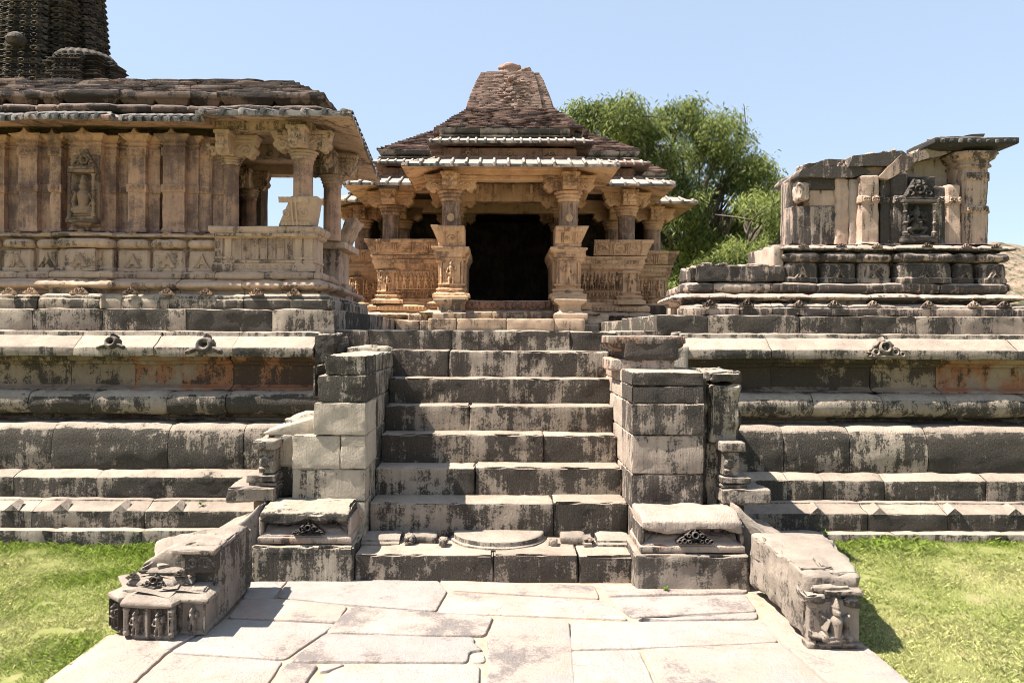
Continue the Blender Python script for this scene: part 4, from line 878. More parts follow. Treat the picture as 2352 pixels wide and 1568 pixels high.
# ================= left pillared shrine =================
s = thing('pillared_shrine', 'pillared shrine on the left terrace with pilastered wall, carved niche and open corner porch', 'shrine', (-3, 7, 1.787))
PB = 1.787
bays = [(-5.35, -5.0, 0), (-4.96, -4.60, 0), (-4.56, -4.28, 0), (-4.24, -4.05, 0), (-4.02, -3.53, .07), (-3.51, -3.21, .0), (-3.19, -2.89, .0), (-2.87, -2.60, -.02)]
m = MB()
plan0 = [(-6.5, 6.56), (-4.06, 6.56), (-4.06, 6.50), (-3.5, 6.50), (-3.5, 6.56), (-2.6, 6.56), (-2.6, 6.53), (-1.49, 6.53), (-1.49, 7.4), (-1.62, 9.2)]
def lotus_prof(z0, z1): return [(-.3, z0), (0, z0), (.0, z0 + (z1 - z0) * .62), (-.015, z0 + (z1 - z0) * .66), (-.015, z1 - .02), (-.06, z1), (-.3, z1 + .004)]
course(m, plan0, lotus_prof(PB - .002, 1.925), blen=.33, seg=.06, pseg=.03, rough=.005, jit=.008); child('leaf_course', m, 'shrinec', s)
for k, x_ in enumerate((12, 62, 170, 180, 293, 378, 468, 585, 672)):
    m = MB(); cx = X(x_, 6.5); hfield(m, (cx - .075, 6.535, 1.915), (1, 0, 0), (0, .45, .893), .15, .075, 40, 22, mot_gavaksha(2, .02), .002, back=.02); child('arch_ornament', m, 'shrineb', s)
def off(pl, dy, dx=0.0): return [(x, y + dy) for x, y in pl[:-2]] + [(pl[-2][0] + dx, pl[-2][1]), (pl[-1][0] + dx, pl[-1][1])]
m = MB(); pl = [(-6.5, 6.66), (-4.08, 6.66), (-4.08, 6.60), (-3.48, 6.60), (-3.48, 6.66), (-2.6, 6.66), (-2.6, 6.63), (-1.57, 6.63), (-1.57, 7.2), (-1.72, 9.2)]
course(m, pl, [(-.3, 1.92), (-.05, 1.92), (-.05, 1.955), (.03, 1.985), (.045, 2.0), (.03, 2.03), (-.04, 2.05), (-.06, 2.065), (-.3, 2.065)], blen=.5, seg=.06, pseg=.025, rough=.005, jit=.006, wear=1.4); child('cyma_course', m, 'shrineb', s)
m = MB(); pl = [(-6.5, 6.72), (-4.08, 6.72), (-4.08, 6.65), (-3.48, 6.65), (-3.48, 6.72), (-2.6, 6.72), (-2.6, 6.66), (-1.62, 6.66), (-1.62, 7.2), (-1.78, 9.2)]
course(m, pl, [(-.3, 2.06), (-.03, 2.06), (0, 2.075), (0, 2.115), (-.02, 2.125), (-.02, 2.135), (-.3, 2.138)], blen=.5, seg=.06, pseg=.025, rough=.004, jit=.006); child('band_course', m, 'shrineb', s)
mk, mt_, mc, mw = MB(), MB(), MB(), MB()
for (a, b, pj) in bays:
    yf = 6.78 - pj; bk = (R.random(), R.random(), R.random())
    fp_ = [(-.1, 2.13), (.012, 2.13), (.012, 2.168), (0, 2.175), (0, 2.31), (-.012, 2.335), (-.05, 2.345), (-.1, 2.345)]
    if pj > .05:
        ubay(mk, a, b, yf + .03, 7.0, fp_, blk=bk, rough=.006); ubay(mk, a + .09, b - .13, yf - .02, 7.0, fp_, blk=bk, rough=.006)
    else: ubay(mk, a + .006, b - .006, yf, 7.0, fp_, blk=bk, rough=.006, ch=.02)
    cs = [(-.15, 2.345)] + [(.0 + .045 * math.cos(q), 2.392 + .042 * math.sin(q)) for q in np.linspace(-1.4, 1.4, 9)] + [(-.15, 2.436)]
    ubay(mt_, a + .03, b - .03, yf, 7.0, cs, ch=.03, blk=bk, chamf=0, pchamf=.01)
    ubay(mc, a - .005, b + .005, yf - .01, 7.0, [(-.2, 2.43), (-.07, 2.43), (-.07, 2.448), (.02, 2.452), (.03, 2.460), (.02, 2.475), (-.04, 2.492), (-.1, 2.505), (-.25, 2.51)], pseg=.02, blk=bk)
    x_, w_ = (a + b) / 2 - (.02 if pj > .05 else 0), .085
    mm2 = MB(); front_relief(mm2, x_ - w_, x_ + w_, yf - (.021 if pj > .05 else .001), 2.175, 2.31, mot_leaf(1.26, .02), .004, .001); child('leaf_carving', mm2, 'shrineb', s)
    mm2 = MB(); hfield(mm2, (x_ - .07, yf - .03, 2.468), (1, 0, 0), (0, .5, .866), .14, .06, 40, 20, mot_gavaksha(2.3, .016), .002, back=.02); child('arch_ornament', mm2, 'shrineb', s)
stone(mk, -6.4, -2.58, 6.84, 7.2, 2.1, 2.5, seg=.3, rough=.004); child('block_course', mk, 'shrineb', s); child('torus_course', mt_, 'shrineb', s); child('lotus_course', mc, 'shrineb', s)
# wall with pilasters
WZ0, WZ1 = 2.50, 3.42
def wallprof(o, z0=WZ0, z1=WZ1, cap_=True):
    b = [(-.15, z0), (.014, z0), (.014, z0 + .03), (0, z0 + .045), (0, 2.87), (.012, 2.875), (.012, 2.945), (0, 2.95), (0, 3.205), (.012, 3.21), (.012, 3.285), (.0, 3.29)]
    c = [(0, 3.305), (.02, 3.31), (.02, 3.325), (.008, 3.33), (.012, 3.345), (.035, 3.355), (.05, 3.38), (.062, 3.385), (.062, 3.40), (.03, 3.41), (-.1, 3.415)] if cap_ else [(0, z1), (-.1, z1)]
    return b + c
m = MB(); sweep(m, [(-6.5, 6.95), (-2.56, 6.95), (-2.56, 7.15)], wallprof(0), seg=.06, pseg=.04, rough=.004, cap=False); child('wall', m, 'shrine', s)
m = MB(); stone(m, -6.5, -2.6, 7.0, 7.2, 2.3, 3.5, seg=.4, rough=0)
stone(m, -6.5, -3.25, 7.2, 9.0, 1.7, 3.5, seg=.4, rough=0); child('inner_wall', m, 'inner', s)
pil = [(-4.97, -4.72, .13), (-4.44, -4.27, .13), (-4.17, -4.07, .10), (-3.95, -3.68, .14), (-3.43, -3.27, .13), (-3.11, -2.91, .13), (-2.83, -2.70, .04)]
for (a, b, pj) in pil:
    m = MB(); bk = (R.random(), R.random(), R.random())
    if pj > .1: ubay(m, a, b + .10, 6.95 - .06, 7.0, wallprof(0), blk=bk)
    ubay(m, a, b, 6.95 - pj, 7.0, wallprof(0, cap_=pj > .05), ch=.02 if pj < .1 else 0, blk=bk)
    if pj > .05:
        w2 = (b - a) / 2; V_ = [(-w2 - .03, 0, 3.385), (w2 + .03, 0, 3.385), (w2 * .3, 0, 3.41), (0, 0, 3.45), (-w2 * .3, 0, 3.41)]
        yy = 6.95 - pj - .06; V_ = np.array([(x + (a + b) / 2, yy, z) for x, y, z in V_] + [(x + (a + b) / 2, yy + .08, z) for x, y, z in V_]); m.add(V_, [[0, 1, 2, 3, 4], [4, 3, 8, 9], [3, 2, 7, 8], [2, 1, 6, 7], [0, 4, 9, 5]], bk)
    for (z0, z1) in ((2.878, 2.942), (3.213, 3.282)) + (((3.30, 3.375),) if pj > .1 else ()):
        front_relief(m, a + .01, b - .01, 6.95 - pj - .011, z0, z1, mot_scrollband((b - a) / (z1 - z0), .010, .9), .0055, blk=bk)
    child('pilaster', m, 'shrine', s)
for (a, b) in ((-4.25, -4.18), (-4.05, -3.97), (-3.56, -3.45), (-3.26, -3.13), (-2.9, -2.84), (-2.69, -2.575)):
    for (z0, z1) in ((2.878, 2.942), (3.213, 3.282)): m = MB(); front_relief(m, a, b, 6.937, z0, z1, mot_scrollband((b - a) / (z1 - z0), .009, .9), .0055); child('foliage_band', m, 'shrine', s)
# niche with seated figure
ny = 6.74
nf = None
m = MB()
for (a, b, c, d) in ((-3.945, -3.67, 2.575, 2.61), (-3.935, -3.68, 2.61, 2.63), (-3.93, -3.685, 3.03, 3.065), (-3.92, -3.69, 3.065, 3.085)): stone(m, a, b, ny - .03, ny + .06, c, d, seg=.04, r=.006, rough=.003)
stone(m, -3.935, -3.68, ny + .05, ny + .09, 2.55, 3.20, seg=.1, rough=.002); ubay(m, -3.88, -3.73, ny, 6.9, [(-.03, 2.50), (-.03, 2.53), (.02, 2.575), (-.05, 2.576)], pseg=.02)
nf = child('niche', m, 'nichel', s)
for x_ in (-3.915, -3.70):
    m = MB(); lathe(m, (x_, ny - .012, 0), [(0, 2.63), (.02, 2.63), (.02, 2.66), (.011, 2.67), (.013, 2.74), (.019, 2.745), (.019, 2.76), (.011, 2.765), (.011, 2.83), (.018, 2.84), (.018, 2.855), (.010, 2.86), (.012, 2.94), (.019, 2.95), (.012, 2.965), (.013, 3.0), (.024, 3.02), (0, 3.03)], 14, pseg=.03, rough=.001); child('colonnette', m, 'nichel', nf)
m = MB(); front_relief(m, -3.91, -3.70, ny + .045, 2.63, 3.03, mot_seated(.525, .06), .004, .0015); child('seated_statue', m, 'nichel', nf)
m = MB(); front_relief(m, -3.92, -3.69, ny + .045, 3.085, 3.25, lambda U, V: np.where(np.abs(U - .5) < .5 - .42 * V, .012 + .014 * np.abs(np.sin(U * 19)) * np.abs(np.sin(V * 11)) + .4 * mot_gavaksha(1.3, .05)(U, V), 0), .004, .002); child('pediment', m, 'nichel', nf)
# corner porch: balustrade, seat back, columns, beams, eave
bal = MB(); pl = [(-2.60, 6.80), (-2.60, 6.74), (-1.686, 6.74), (-1.686, 7.05)]
sweep(bal, pl, [(-.2, 2.13), (.02, 2.13), (.02, 2.145), (.0, 2.15), (0, 2.215), (.012, 2.22), (.012, 2.24), (0, 2.245), (0, 2.45), (-.2, 2.45)], seg=.06, pseg=.03, rough=.003, cap=False, endr=0)
stone(bal, -2.59, -1.70, 6.8, 7.04, 2.1, 2.5, seg=.1, rough=.002)
for (a, b) in ((-2.59, -2.52), (-2.50, -2.44), (-1.86, -1.80), (-1.78, -1.70)): ubay(bal, a, b, 6.725, 6.76, [(.02, 2.14), (.02, 2.2), (0, 2.22), (0, 2.25), (.01, 2.25), (.01, 2.27), (0, 2.275), (0, 2.45), (-.02, 2.452)], pseg=.03)
bo = child('balustrade', bal, 'shrineb', s)
m = MB(); front_relief(m, -2.42, -1.88, 6.738, 2.25, 2.445, mot_panel(2.77, 7, .008), .004); child('baluster_panel', m, 'shrineb', bo)
m = MB(); front_relief(m, -2.42, -1.88, 6.738, 2.155, 2.215, mot_scrollband(9, .008, 1), .005); child('diamond_band', m, 'shrineb', bo)
m = MB(); sweep(m, [(-2.60, 6.95), (-2.60, 6.70), (-1.65, 6.70), (-1.65, 7.07)], [(-.3, 2.44), (-.02, 2.44), (.0, 2.46), (0, 2.475), (.02, 2.48), (.02, 2.495), (.03, 2.50), (.03, 2.545), (-.3, 2.55)], seg=.06, pseg=.02, rough=.003, cap=False, endr=0)
front_relief(m, -2.58, -1.64, 6.678, 2.452, 2.478, mot_scallop(30, 30, .008), .006); child('ledge', m, 'shrineb', s)
m = MB()
def tilt(V):
    V = V.copy(); q = V[:, 2] - 2.55; V[:, 1] -= q * .35; V[:, 0] += np.where(V[:, 0] > -1.8, q * .28, q * .55); return V
stone(m, -2.01, -1.70, 6.70, 6.90, 2.55, 2.805, seg=.03, r=.008, rough=.004, warp=tilt, blk=(.1, .7, .3))
sb = child('seat_back', m, 'shrineb', s)
m = MB(); hfield(m, (-1.98, 6.697, 2.555), (1, 0, 0), (.0, -.33, .944), .27, .26, 60, 60, lambda U, V: M(np.where(V > .78, .008 + .008 * np.abs(np.sin(U * 20)), 0), np.where(V < .14, .006 + .008 * np.abs(np.sin(U * 26)), 0), np.where((np.abs(U - .42 - .0 * V) < .035) | (np.abs(U - .55) < .035), .016, 0), ring2(U, V, .78, .45, .11, .04, .014), ring2(U, V, .2 + 0 * V, .4, .1, .04, .012) * (U > .1)), .002, blk=(.1, .7, .3)); child('seat_carving', m, 'shrineb', sb)
m = MB()   # far half of the porch rail
stone(m, -1.90, -1.70, 7.85, 8.35, 1.95, 2.47, seg=.06, r=.01, rough=.006); stone(m, -1.95, -1.62, 7.75, 8.5, 2.47, 2.54, seg=.06, r=.01, rough=.006); stone(m, -1.85, -1.62, 7.8, 8.2, 1.8, 2.10, seg=.05, rough=.01)
stone(m, -2.9, -1.9, 8.5, 8.7, 1.8, 2.54, seg=.2, rough=.006); child('far_rail', m, 'shrineb', s)
m = MB(); stone(m, -1.78, -1.66, 7.9, 8.3, 2.54, 2.80, seg=.04, r=.02, rough=.02, nsc=12, warp=lambda V: V + np.stack([(V[:, 2] - 2.54) * .5, 0 * V[:, 0], 0 * V[:, 0]], 1)); child('seat_back', m, 'shrineb', s)
column(s, X(695, 6.83), 6.83, 2.55, 3.17, 3.25, 3.43, .092, .25, mat='shrineb', smat='shrine', facets=12)
column(s, X(762, 7.75), 7.75, 2.54, 3.13, 3.22, 3.43, .092, .25, mat='shrineb', smat='shrine', facets=12)
column(s, -2.90, 8.55, 2.5, 3.13, 3.22, 3.43, .09, .22, mat='shrineb', smat='shrine', facets=8)
column(s, X(522, 6.95) + .02, 6.98, 2.5, 3.15, 3.22, 3.43, .075, .24, mat='shrineb', smat='shrine', arms=((1, 0), (0, -1)), facets=8)
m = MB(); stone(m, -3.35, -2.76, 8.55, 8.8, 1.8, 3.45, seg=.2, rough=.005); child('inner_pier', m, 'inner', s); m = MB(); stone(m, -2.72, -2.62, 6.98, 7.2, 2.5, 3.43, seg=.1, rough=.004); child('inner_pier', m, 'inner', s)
m = MB(); stone(m, -2.60, -1.72, 6.74, 6.92, 3.43, 3.52, seg=.1, r=.006, rough=.004); stone(m, -1.92, -1.73, 6.93, 9.0, 3.431, 3.52, seg=.15, r=.006, rough=.004); stone(m, -3.2, -1.8, 8.5, 8.7, 3.40, 3.52, seg=.15, rough=.004)
stone(m, -2.62, -1.72, 7.55, 7.72, 3.38, 3.50, seg=.15, rough=.004); stone(m, -6.4, -1.72, 6.9, 9.1, 3.505, 3.6, seg=.4, rough=0); child('ceiling_beam', m, 'shrineb', s)
eave(s, [(-2.62, 6.80), (-1.77, 6.80), (-1.95, 9.2)], [(-.02, 3.60), (.45, 3.485)], [(.45, 3.44), (-.02, 3.52)], mat_top='eaved', mat_bot='shrineb', rib=.175, rh=.028, rw=.03)
lp = [(-6.4, 6.80), (-4.60, 6.80)]
for (a, b, pj) in bays[2:]: lp += [(a, 6.82), (a, 6.78 - pj), (b, 6.78 - pj), (b, 6.82)]
lp = [lp[0]] + [p for k, p in enumerate(lp[1:]) if math.dist(p, lp[k]) > .001]
eave(s, [(-6.4, 6.80), (-4.05, 6.80), (-4.0, 6.74), (-3.55, 6.74), (-3.5, 6.80), (-2.60, 6.80)], [(-.02, 3.58), (.30, 3.47)], [(.30, 3.43), (-.02, 3.47)], mat_top='eaved', mat_bot='shrine', rib=.085, rh=.022, rw=.024)
m = MB(); mu = MB()
for (a, b, pj) in bays + [(-2.58, -2.1, 0), (-2.09, -1.66, 0)]:
    cs = [(-.15, 3.585)] + [(.03 + .035 * math.cos(q), 3.625 + .034 * math.sin(q)) for q in np.linspace(-1.4, 1.4, 7)] + [(-.15, 3.66)]
    ubay(m, a + .02, b - .01, 6.80 - pj * .6, 7.4, cs, ch=.03, chamf=0, rough=.006)
    ubay(mu, a - .005, b + .005, 6.84 - pj * .6, 7.6, [(-.2, 3.655), (-.07, 3.66), (-.03, 3.69), (.0, 3.735), (.03, 3.745), (.03, 3.80), (-.2, 3.81)], pseg=.02, rough=.008, wear=1.8)
stone(m, -6.3, -1.72, 6.93, 9.0, 3.55, 3.80, seg=.2, rough=.01); stone(m, -6.3, -2.2, 7.4, 8.5, 3.7, 3.97, seg=.3, rough=.01)
ro = None
rt = MB(); rp = rectplan(-6.4, -1.70, 6.90, 9.1); tiers(rt, rp, 3.80, 4.03, .042, .66, blen=.40, jit=.007, thick=.25)
ro = child('roof', rt, 'roofd', s); child('roof_torus', m, 'roofd', ro); child('roof_slabs', mu, 'roofd', ro)

# ================= dark tower behind =================
tw = thing('temple_tower', 'tall dark curvilinear temple tower rising behind the left shrine, covered in tiny arches', 'tower', (-6.5, 10.5, 1.6))
TX, TY = -6.4, 10.6
def twplan(k, cx=TX, cy=TY, w0=1.0):   # k = half width; stepped projections
    a, b, c = k, k * .72, k * .36; e = k * .24; pts = [(-a, a * .0 + a), (-a, -a + 2 * e), (-b, -a + 2 * e), (-b, -a + e), (-c, -a + e), (-c, -a), (c, -a), (c, -a + e), (b, -a + e), (b, -a + 2 * e), (a, -a + 2 * e), (a, a)]
    # add projections on the +X side too
    pts = pts[:-2] + [(a - 2 * e + .0, -a + 2 * e), (a - 2 * e, -b), (a - e, -b), (a - e, -c), (a, -c), (a, c), (a - e, c), (a - e, b), (a - 2 * e, b), (a - 2 * e, a)]
    return [(cx + x, cy + y) for x, y in pts]
m = MB(); z = 1.7; k = 0; orn = MB()
while z < 7.6:
    t_ = (z - 4.2) / 3.4; hw = .74 - .16 * max(t_, -1) - .10 * max(0, t_) ** 2; h = .085
    big = (k % 4 == 3)
    pr = [(-.2, z), (-.03, z), (-.03, z + .03), (-.012, z + .036), (-.005 + .03 * big, z + .045), (-.005 + .03 * big, z + .07), (-.02, z + .08), (-.2, z + h)]
    sweep(m, twplan(hw), pr, seg=.12, pseg=.03, rough=.006, cap=False, endr=0, wear=1.5)
    if z > 4.0:
        pl = twplan(hw)
        for p, q in zip(pl[:-1], pl[1:]):
            L_ = math.dist(p, q)
            if L_ < .12: continue
            n = max(1, int(L_ / .13)); hh = .07 if not (k % 4 in (1, 2) and L_ > .6) else .07
            def fo(U, V, n=n): u = (U * n) % 1 - .5; return M(ring2(u, V, 0, .45, .26, .13, .055), cap2(u, V, -.5, .05, .5, .05, .1, .03), cap2(u, V, .5, .2, .5, .8, .08, .035))
            d = np.array([q[0] - p[0], q[1] - p[1]]) / L_; nn_ = np.array([d[1], -d[0]])
            hfield(orn, (p[0] + nn_[0] * .0, p[1] + nn_[1] * .0, z - .02), (d[0], d[1], 0), (0, 0, 1), L_, .085, max(6, n * 10), 10, fo, .004, back=.02)
            if k % 4 == 1 and .5 < L_ < 1.3:      # large arch motif on the middle projections
                c_ = np.array(p) + d * (L_ / 2 - .13) + nn_ * .02; hfield(orn, (c_[0], c_[1], z - .02), (d[0], d[1], 0), (0, 0, 1), .26, .20, 34, 26, mot_gavaksha(1.3, .05), .004, back=.03)
    z += h; k += 1
child('tower_body', m, 'tower', tw); child('arch_carving', orn, 'tower', tw)
m = MB(); z = 1.7
while z < 7.8:
    hw = 1.55 - .05 * (z - 1.7); sweep(m, twplan(hw, -8.55, 11.6), [(-.2, z), (-.03, z), (-.03, z + .03), (.015, z + .036), (.02, z + .07), (-.02, z + .08), (-.2, z + .09)], seg=.2, pseg=.03, rough=.006, cap=False, endr=0, wear=1.5); z += .09
child('tower_core', m, 'tower', tw)
def spirelet(cx, cy, z0, z1, w0, w1, am_r, am_h):
    m = MB(); o2 = MB(); z = z0; k = 0
    while z < z1:
        t_ = (z - z0) / (z1 - z0); hw = w0 + (w1 - w0) * t_ ** 1.2; big = k % 3 == 2
        sweep(m, twplan(hw, cx, cy), [(-.15, z), (-.02, z), (-.02, z + .02), (.015 + .02 * big, z + .03), (.015 + .02 * big, z + .045), (-.15, z + .055)], seg=.1, pseg=.02, rough=.005, cap=False, endr=0)
        pl = twplan(hw, cx, cy)
        for p, q in zip(pl[:-1], pl[1:]):
            L_ = math.dist(p, q)
            if L_ < .09: continue
            n = max(1, int(L_ / .08)); d = np.array([q[0] - p[0], q[1] - p[1]]) / L_
            hfield(o2, (p[0], p[1], z - .01), (d[0], d[1], 0), (0, 0, 1), L_, .045, max(5, n * 7), 7, lambda U, V, n=n: ring2((U * n) % 1 - .5, V, 0, .45, .28, .13, .025), .004, back=.02)
        z += .057; k += 1
    b = child('lesser_spire', m, 'tower', tw); child('arch_carving', o2, 'tower', b)
    m = MB(); lathe(m, (cx, cy, z1), [(0, -.03), (am_r * .7, -.03), (am_r * .85, .0), (am_r, am_h * .3), (am_r, am_h * .65), (am_r * .85, am_h), (0, am_h)], 144, lobes=24, lobe=.09, rough=.004, pseg=.04, chamf=0); child('ribbed_disc', m, 'tower', b)
spirelet(-5.66, 10.1, 4.3, 5.16, .54, .45, .36, .17)
spirelet(-5.98, 9.55, 4.2, 4.66, .24, .16, .22, .10)
m = MB(); lathe(m, (X(-6, 9.4), 9.75, 5.42), [(0, -.06), (.09, -.06), (.12, .0), (.09, .06), (.03, .1), (0, .1)], 40, lobes=16, lobe=.08); child('corner_disc', m, 'tower', tw)

# ================= right ruined shrine =================
u = thing('ruined_shrine', 'roofless ruined shrine on the right terrace with a dark niche and broken roof slabs', 'shrine', (3.3, 7, 1.752))
PR = 1.752
pl = [(1.95, 8.0), (1.62, 6.75), (1.75, 6.60), (2.55, 6.60), (2.55, 6.56), (4.75, 6.56), (4.75, 7.6)]
m = MB(); course(m, pl, lotus_prof(PR - .002, 1.86), blen=.34, seg=.06, pseg=.03, rough=.006, jit=.01, wear=1.8)
stone(m, 1.85, 4.6, 6.75, 8.2, 1.74, 1.90, seg=.12, rough=.008); child('leaf_course', m, 'ruin', u)
for x_ in (1632, 1716, 1838, 1918, 2008, 2135, 2240, 2310):
    m = MB(); cx = X(x_, 6.56); hfield(m, (cx - .085, 6.575, 1.83), (1, 0, 0), (0, .4, .917), .17, .075, 40, 22, mot_gavaksha(2.1, .025), .002, back=.02); child('arch_ornament', m, 'ruin', u)
m = MB(); pl = [(1.74, 8.0), (1.63, 6.80), (1.72, 6.70), (2.55, 6.70), (2.55, 6.64), (4.66, 6.64), (4.66, 7.6)]
course(m, pl, [(-.3, 1.86), (-.05, 1.86), (-.04, 1.885), (.04, 1.905), (.05, 1.92), (.02, 1.945), (-.06, 1.96), (-.3, 1.96)], blen=.55, seg=.06, pseg=.025, rough=.006, jit=.006, wear=1.6); child('cyma_course', m, 'ruin', u)
m = MB(); pl = [(1.80, 8.0), (1.68, 6.85), (1.76, 6.74), (2.56, 6.74), (2.56, 6.68), (4.62, 6.68), (4.62, 7.6)]
course(m, pl, [(-.3, 1.955), (-.04, 1.955), (-.01, 1.985), (0, 1.99), (0, 2.045), (-.05, 2.06), (-.3, 2.065)], blen=.5, seg=.06, pseg=.025, rough=.006, jit=.007, wear=1.6)
stone(m, 1.85, 4.5, 6.85, 8.2, 1.88, 2.07, seg=.12, rough=.008); child('band_course', m, 'ruin', u)
m = MB(); stone(m, 1.80, 2.60, 6.74, 7.15, 2.07, 2.215, seg=.04, r=.012, rough=.010, wear=1.8, blk=(.8, .5, .3)); stone(m, 1.74, 1.92, 6.78, 7.2, 2.065, 2.20, seg=.04, r=.03, rough=.02, wear=2, blk=(.7, .5, .3), nsc=10)
stone(m, 2.0, 2.08, 6.74, 6.9, 2.21, 2.235, seg=.03, rough=.006); stone(m, 1.86, 1.94, 6.74, 6.9, 2.205, 2.235, seg=.03, rough=.006); stone(m, 2.3, 2.62, 6.9, 7.2, 2.20, 2.25, seg=.04, r=.015, rough=.015, wear=2); child('fallen_course', m, 'ruin', u)
rb = [(2.60, 2.91, 0), (2.935, 3.26, 0), (3.28, 3.57, 0), (3.60, 4.10, .05), (4.14, 4.33, 0), (4.37, 4.62, .02)]
mk, mt_, mc = MB(), MB(), MB()
for (a, b, pj) in rb:
    yf = 6.74 - pj; bk = (R.random(), R.random(), R.random()); fp_ = [(-.1, 2.055), (.012, 2.055), (.012, 2.10), (0, 2.108), (0, 2.205), (-.012, 2.235), (-.05, 2.247), (-.1, 2.25)]
    ubay(mk, a + .006, b - .006, yf, 7.0, fp_, blk=bk, rough=.007, ch=.03, wear=1.5)
    cs = [(-.15, 2.245)] + [(.0 + .045 * math.cos(q), 2.29 + .04 * math.sin(q)) for q in np.linspace(-1.4, 1.4, 9)] + [(-.15, 2.335)]
    ubay(mt_, a + .02, b - .02, yf, 7.0, cs, ch=.04, blk=bk, chamf=0, rough=.006)
    ubay(mc, a - .01, b + .01, yf - .01, 7.0, [(-.2, 2.335), (-.07, 2.335), (-.07, 2.352), (.02, 2.356), (.03, 2.364), (.02, 2.38), (-.04, 2.405), (-.1, 2.415), (-.25, 2.42)], pseg=.02, blk=bk, rough=.006, wear=2)
    x_, w_ = (a + b) / 2, .075
    mm2 = MB(); front_relief(mm2, x_ - w_, x_ + w_, yf - .001, 2.108, 2.22, mot_leaf(1.3, .024), .004, .001); child('leaf_carving', mm2, 'ruin', u)
    mm2 = MB(); hfield(mm2, (x_ - .07, yf - .03, 2.375), (1, 0, 0), (0, .5, .866), .14, .055, 40, 20, mot_gavaksha(2.3, .018), .002, back=.02); child('arch_ornament', mm2, 'ruin', u)
stone(mk, 2.55, 4.6, 6.84, 7.6, 2.0, 2.42, seg=.2, rough=.006); stone(mk, 2.51, 2.60, 6.78, 7.3, 2.20, 2.40, seg=.05, rough=.01, blk=(-.2, .3, .3)); child('block_course', mk, 'ruin', u); child('torus_course', mt_, 'ruin', u); child('lotus_course', mc, 'ruin', u)
def wblock(name, x0, x1, y0, z0, z1, dep=.18, mat='ruinw', **kw):
    m = MB(); stone(m, X(x0, y0), X(x1, y0), y0, y0 + dep, z0, z1, seg=kw.pop('seg', .04), r=kw.pop('r', .010), rough=kw.pop('rough', .006), wear=kw.pop('wear', 1.4), **kw); return child(name, m, mat, u)
wblock('wall_block', 1819, 1925, 6.92, 2.39, 2.79, .2, 'ruin', blk=(.45, .6, .3)); wblock('wall_block', 1855, 1925, 6.94, 2.79, 2.945, .2, 'ruinw', blk=(0, .2, .3)); wblock('wall_block', 1833, 1925, 6.92, 2.945, 3.065, .25, 'ruin', blk=(.85, .6, .3)); 
m = MB(); stone(m, X(1833, 6.9), X(1856, 6.9), 6.88, 7.1, 2.84, 3.0, seg=.025, r=.02, rough=.015, nsc=12, wear=2); child('bracket_scrap', m, 'ruin', u)
wp = wblock('wall_slab', 1918, 1950, 6.90, 2.39, 3.05, .18, 'ruinw', blk=(-.6, .3, .8), r=.02, rough=.012, nsc=12); wblock('wall_slab', 1950, 1972, 6.89, 2.39, 3.04, .16, 'ruin', blk=(.0, .3, .3))
def rpil(a, b, yf, z1, mat, bk, band=True, ch=.02):
    m = MB(); ubay(m, X(a, yf), X(b, yf), yf, 7.08, [(.012, 2.40), (.012, 2.43), (0, 2.44), (0, 2.80), (.012, 2.806), (.012, 2.87), (0, 2.875), (0, z1 - .01), (-.02, z1 + .005), (-.08, z1 + .01)], ch=ch, blk=bk, rough=.007, wear=1.8)
    stone(m, X(a, yf) + .012, X(b, yf) - .012, yf + .02, 7.08, 2.5, z1 - .006, seg=.1, rough=.004, blk=bk)
    front_relief(m, X(a, yf) + .015, X(b, yf) - .015, yf - .011, 2.81, 2.866, mot_scrollband((b - a) * .004 / .056, .011, .9), .005, blk=bk); child('pilaster', m, mat, u)
rpil(1974, 2020, 6.83, 3.06, 'ruinw', (.1, .3, .6)); rpil(2021, 2045, 6.88, 3.03, 'ruin', (.95, .5, .3), ch=0); rpil(2048, 2087, 6.84, 3.08, 'ruin', (.75, .5, .3)); rpil(2145, 2172, 6.87, 2.97, 'ruin', (.9, .5, .3), ch=0)
rpil(2173, 2208, 6.84, 2.98, 'ruinw', (.15, .3, .4)); wblock('wall_slab', 2085, 2147, 6.88, 2.40, 3.06, .16, 'niche')
m = MB(); ny = 6.80; xa, xb = X(2069, 6.8), X(2150, 6.8)
for (a, b, c, d) in ((xa, xb, 2.44, 2.475), (xa + .01, xb - .01, 2.475, 2.495), (xa + .005, xb - .005, 2.80, 2.83), (xa + .02, xb - .02, 2.83, 2.85)): stone(m, a, b, ny - .03, ny + .09, c, d, seg=.04, r=.006, rough=.003)
stone(m, xa + .01, xb - .01, ny + .06, ny + .09, 2.45, 2.84, seg=.1, rough=.002); ubay(m, xa + .07, xb - .07, ny, 6.9, [(-.02, 2.39), (-.02, 2.41), (.03, 2.44), (-.05, 2.441)], pseg=.02); nr = child('niche', m, 'niche', u)
for x_ in (xa + .03, xb - .03):
    m = MB(); lathe(m, (x_, ny - .01, 0), [(0, 2.495), (.024, 2.495), (.024, 2.53), (.013, 2.54), (.015, 2.60), (.022, 2.605), (.022, 2.62), (.013, 2.625), (.013, 2.70), (.021, 2.71), (.021, 2.72), (.012, 2.73), (.014, 2.77), (.026, 2.79), (0, 2.80)], 14, pseg=.03, rough=.001); child('colonnette', m, 'ruin', nr)
m = MB(); front_relief(m, xa + .055, xb - .055, ny + .055, 2.495, 2.80, mot_ganesha(.72, .05), .0035, .0015); child('dancing_statue', m, 'niche', nr)
m = MB(); front_relief(m, xa + .02, xb - .02, ny + .03, 2.85, 3.03, lambda U, V: np.where(np.abs(U - .5) < .48 - .36 * V, .018 + .02 * np.abs(np.sin(U * 16)) * np.abs(np.sin(V * 10)) + .4 * mot_gavaksha(1.4, .06)(U, V), 0), .004, .002); child('pediment', m, 'niche', nr)
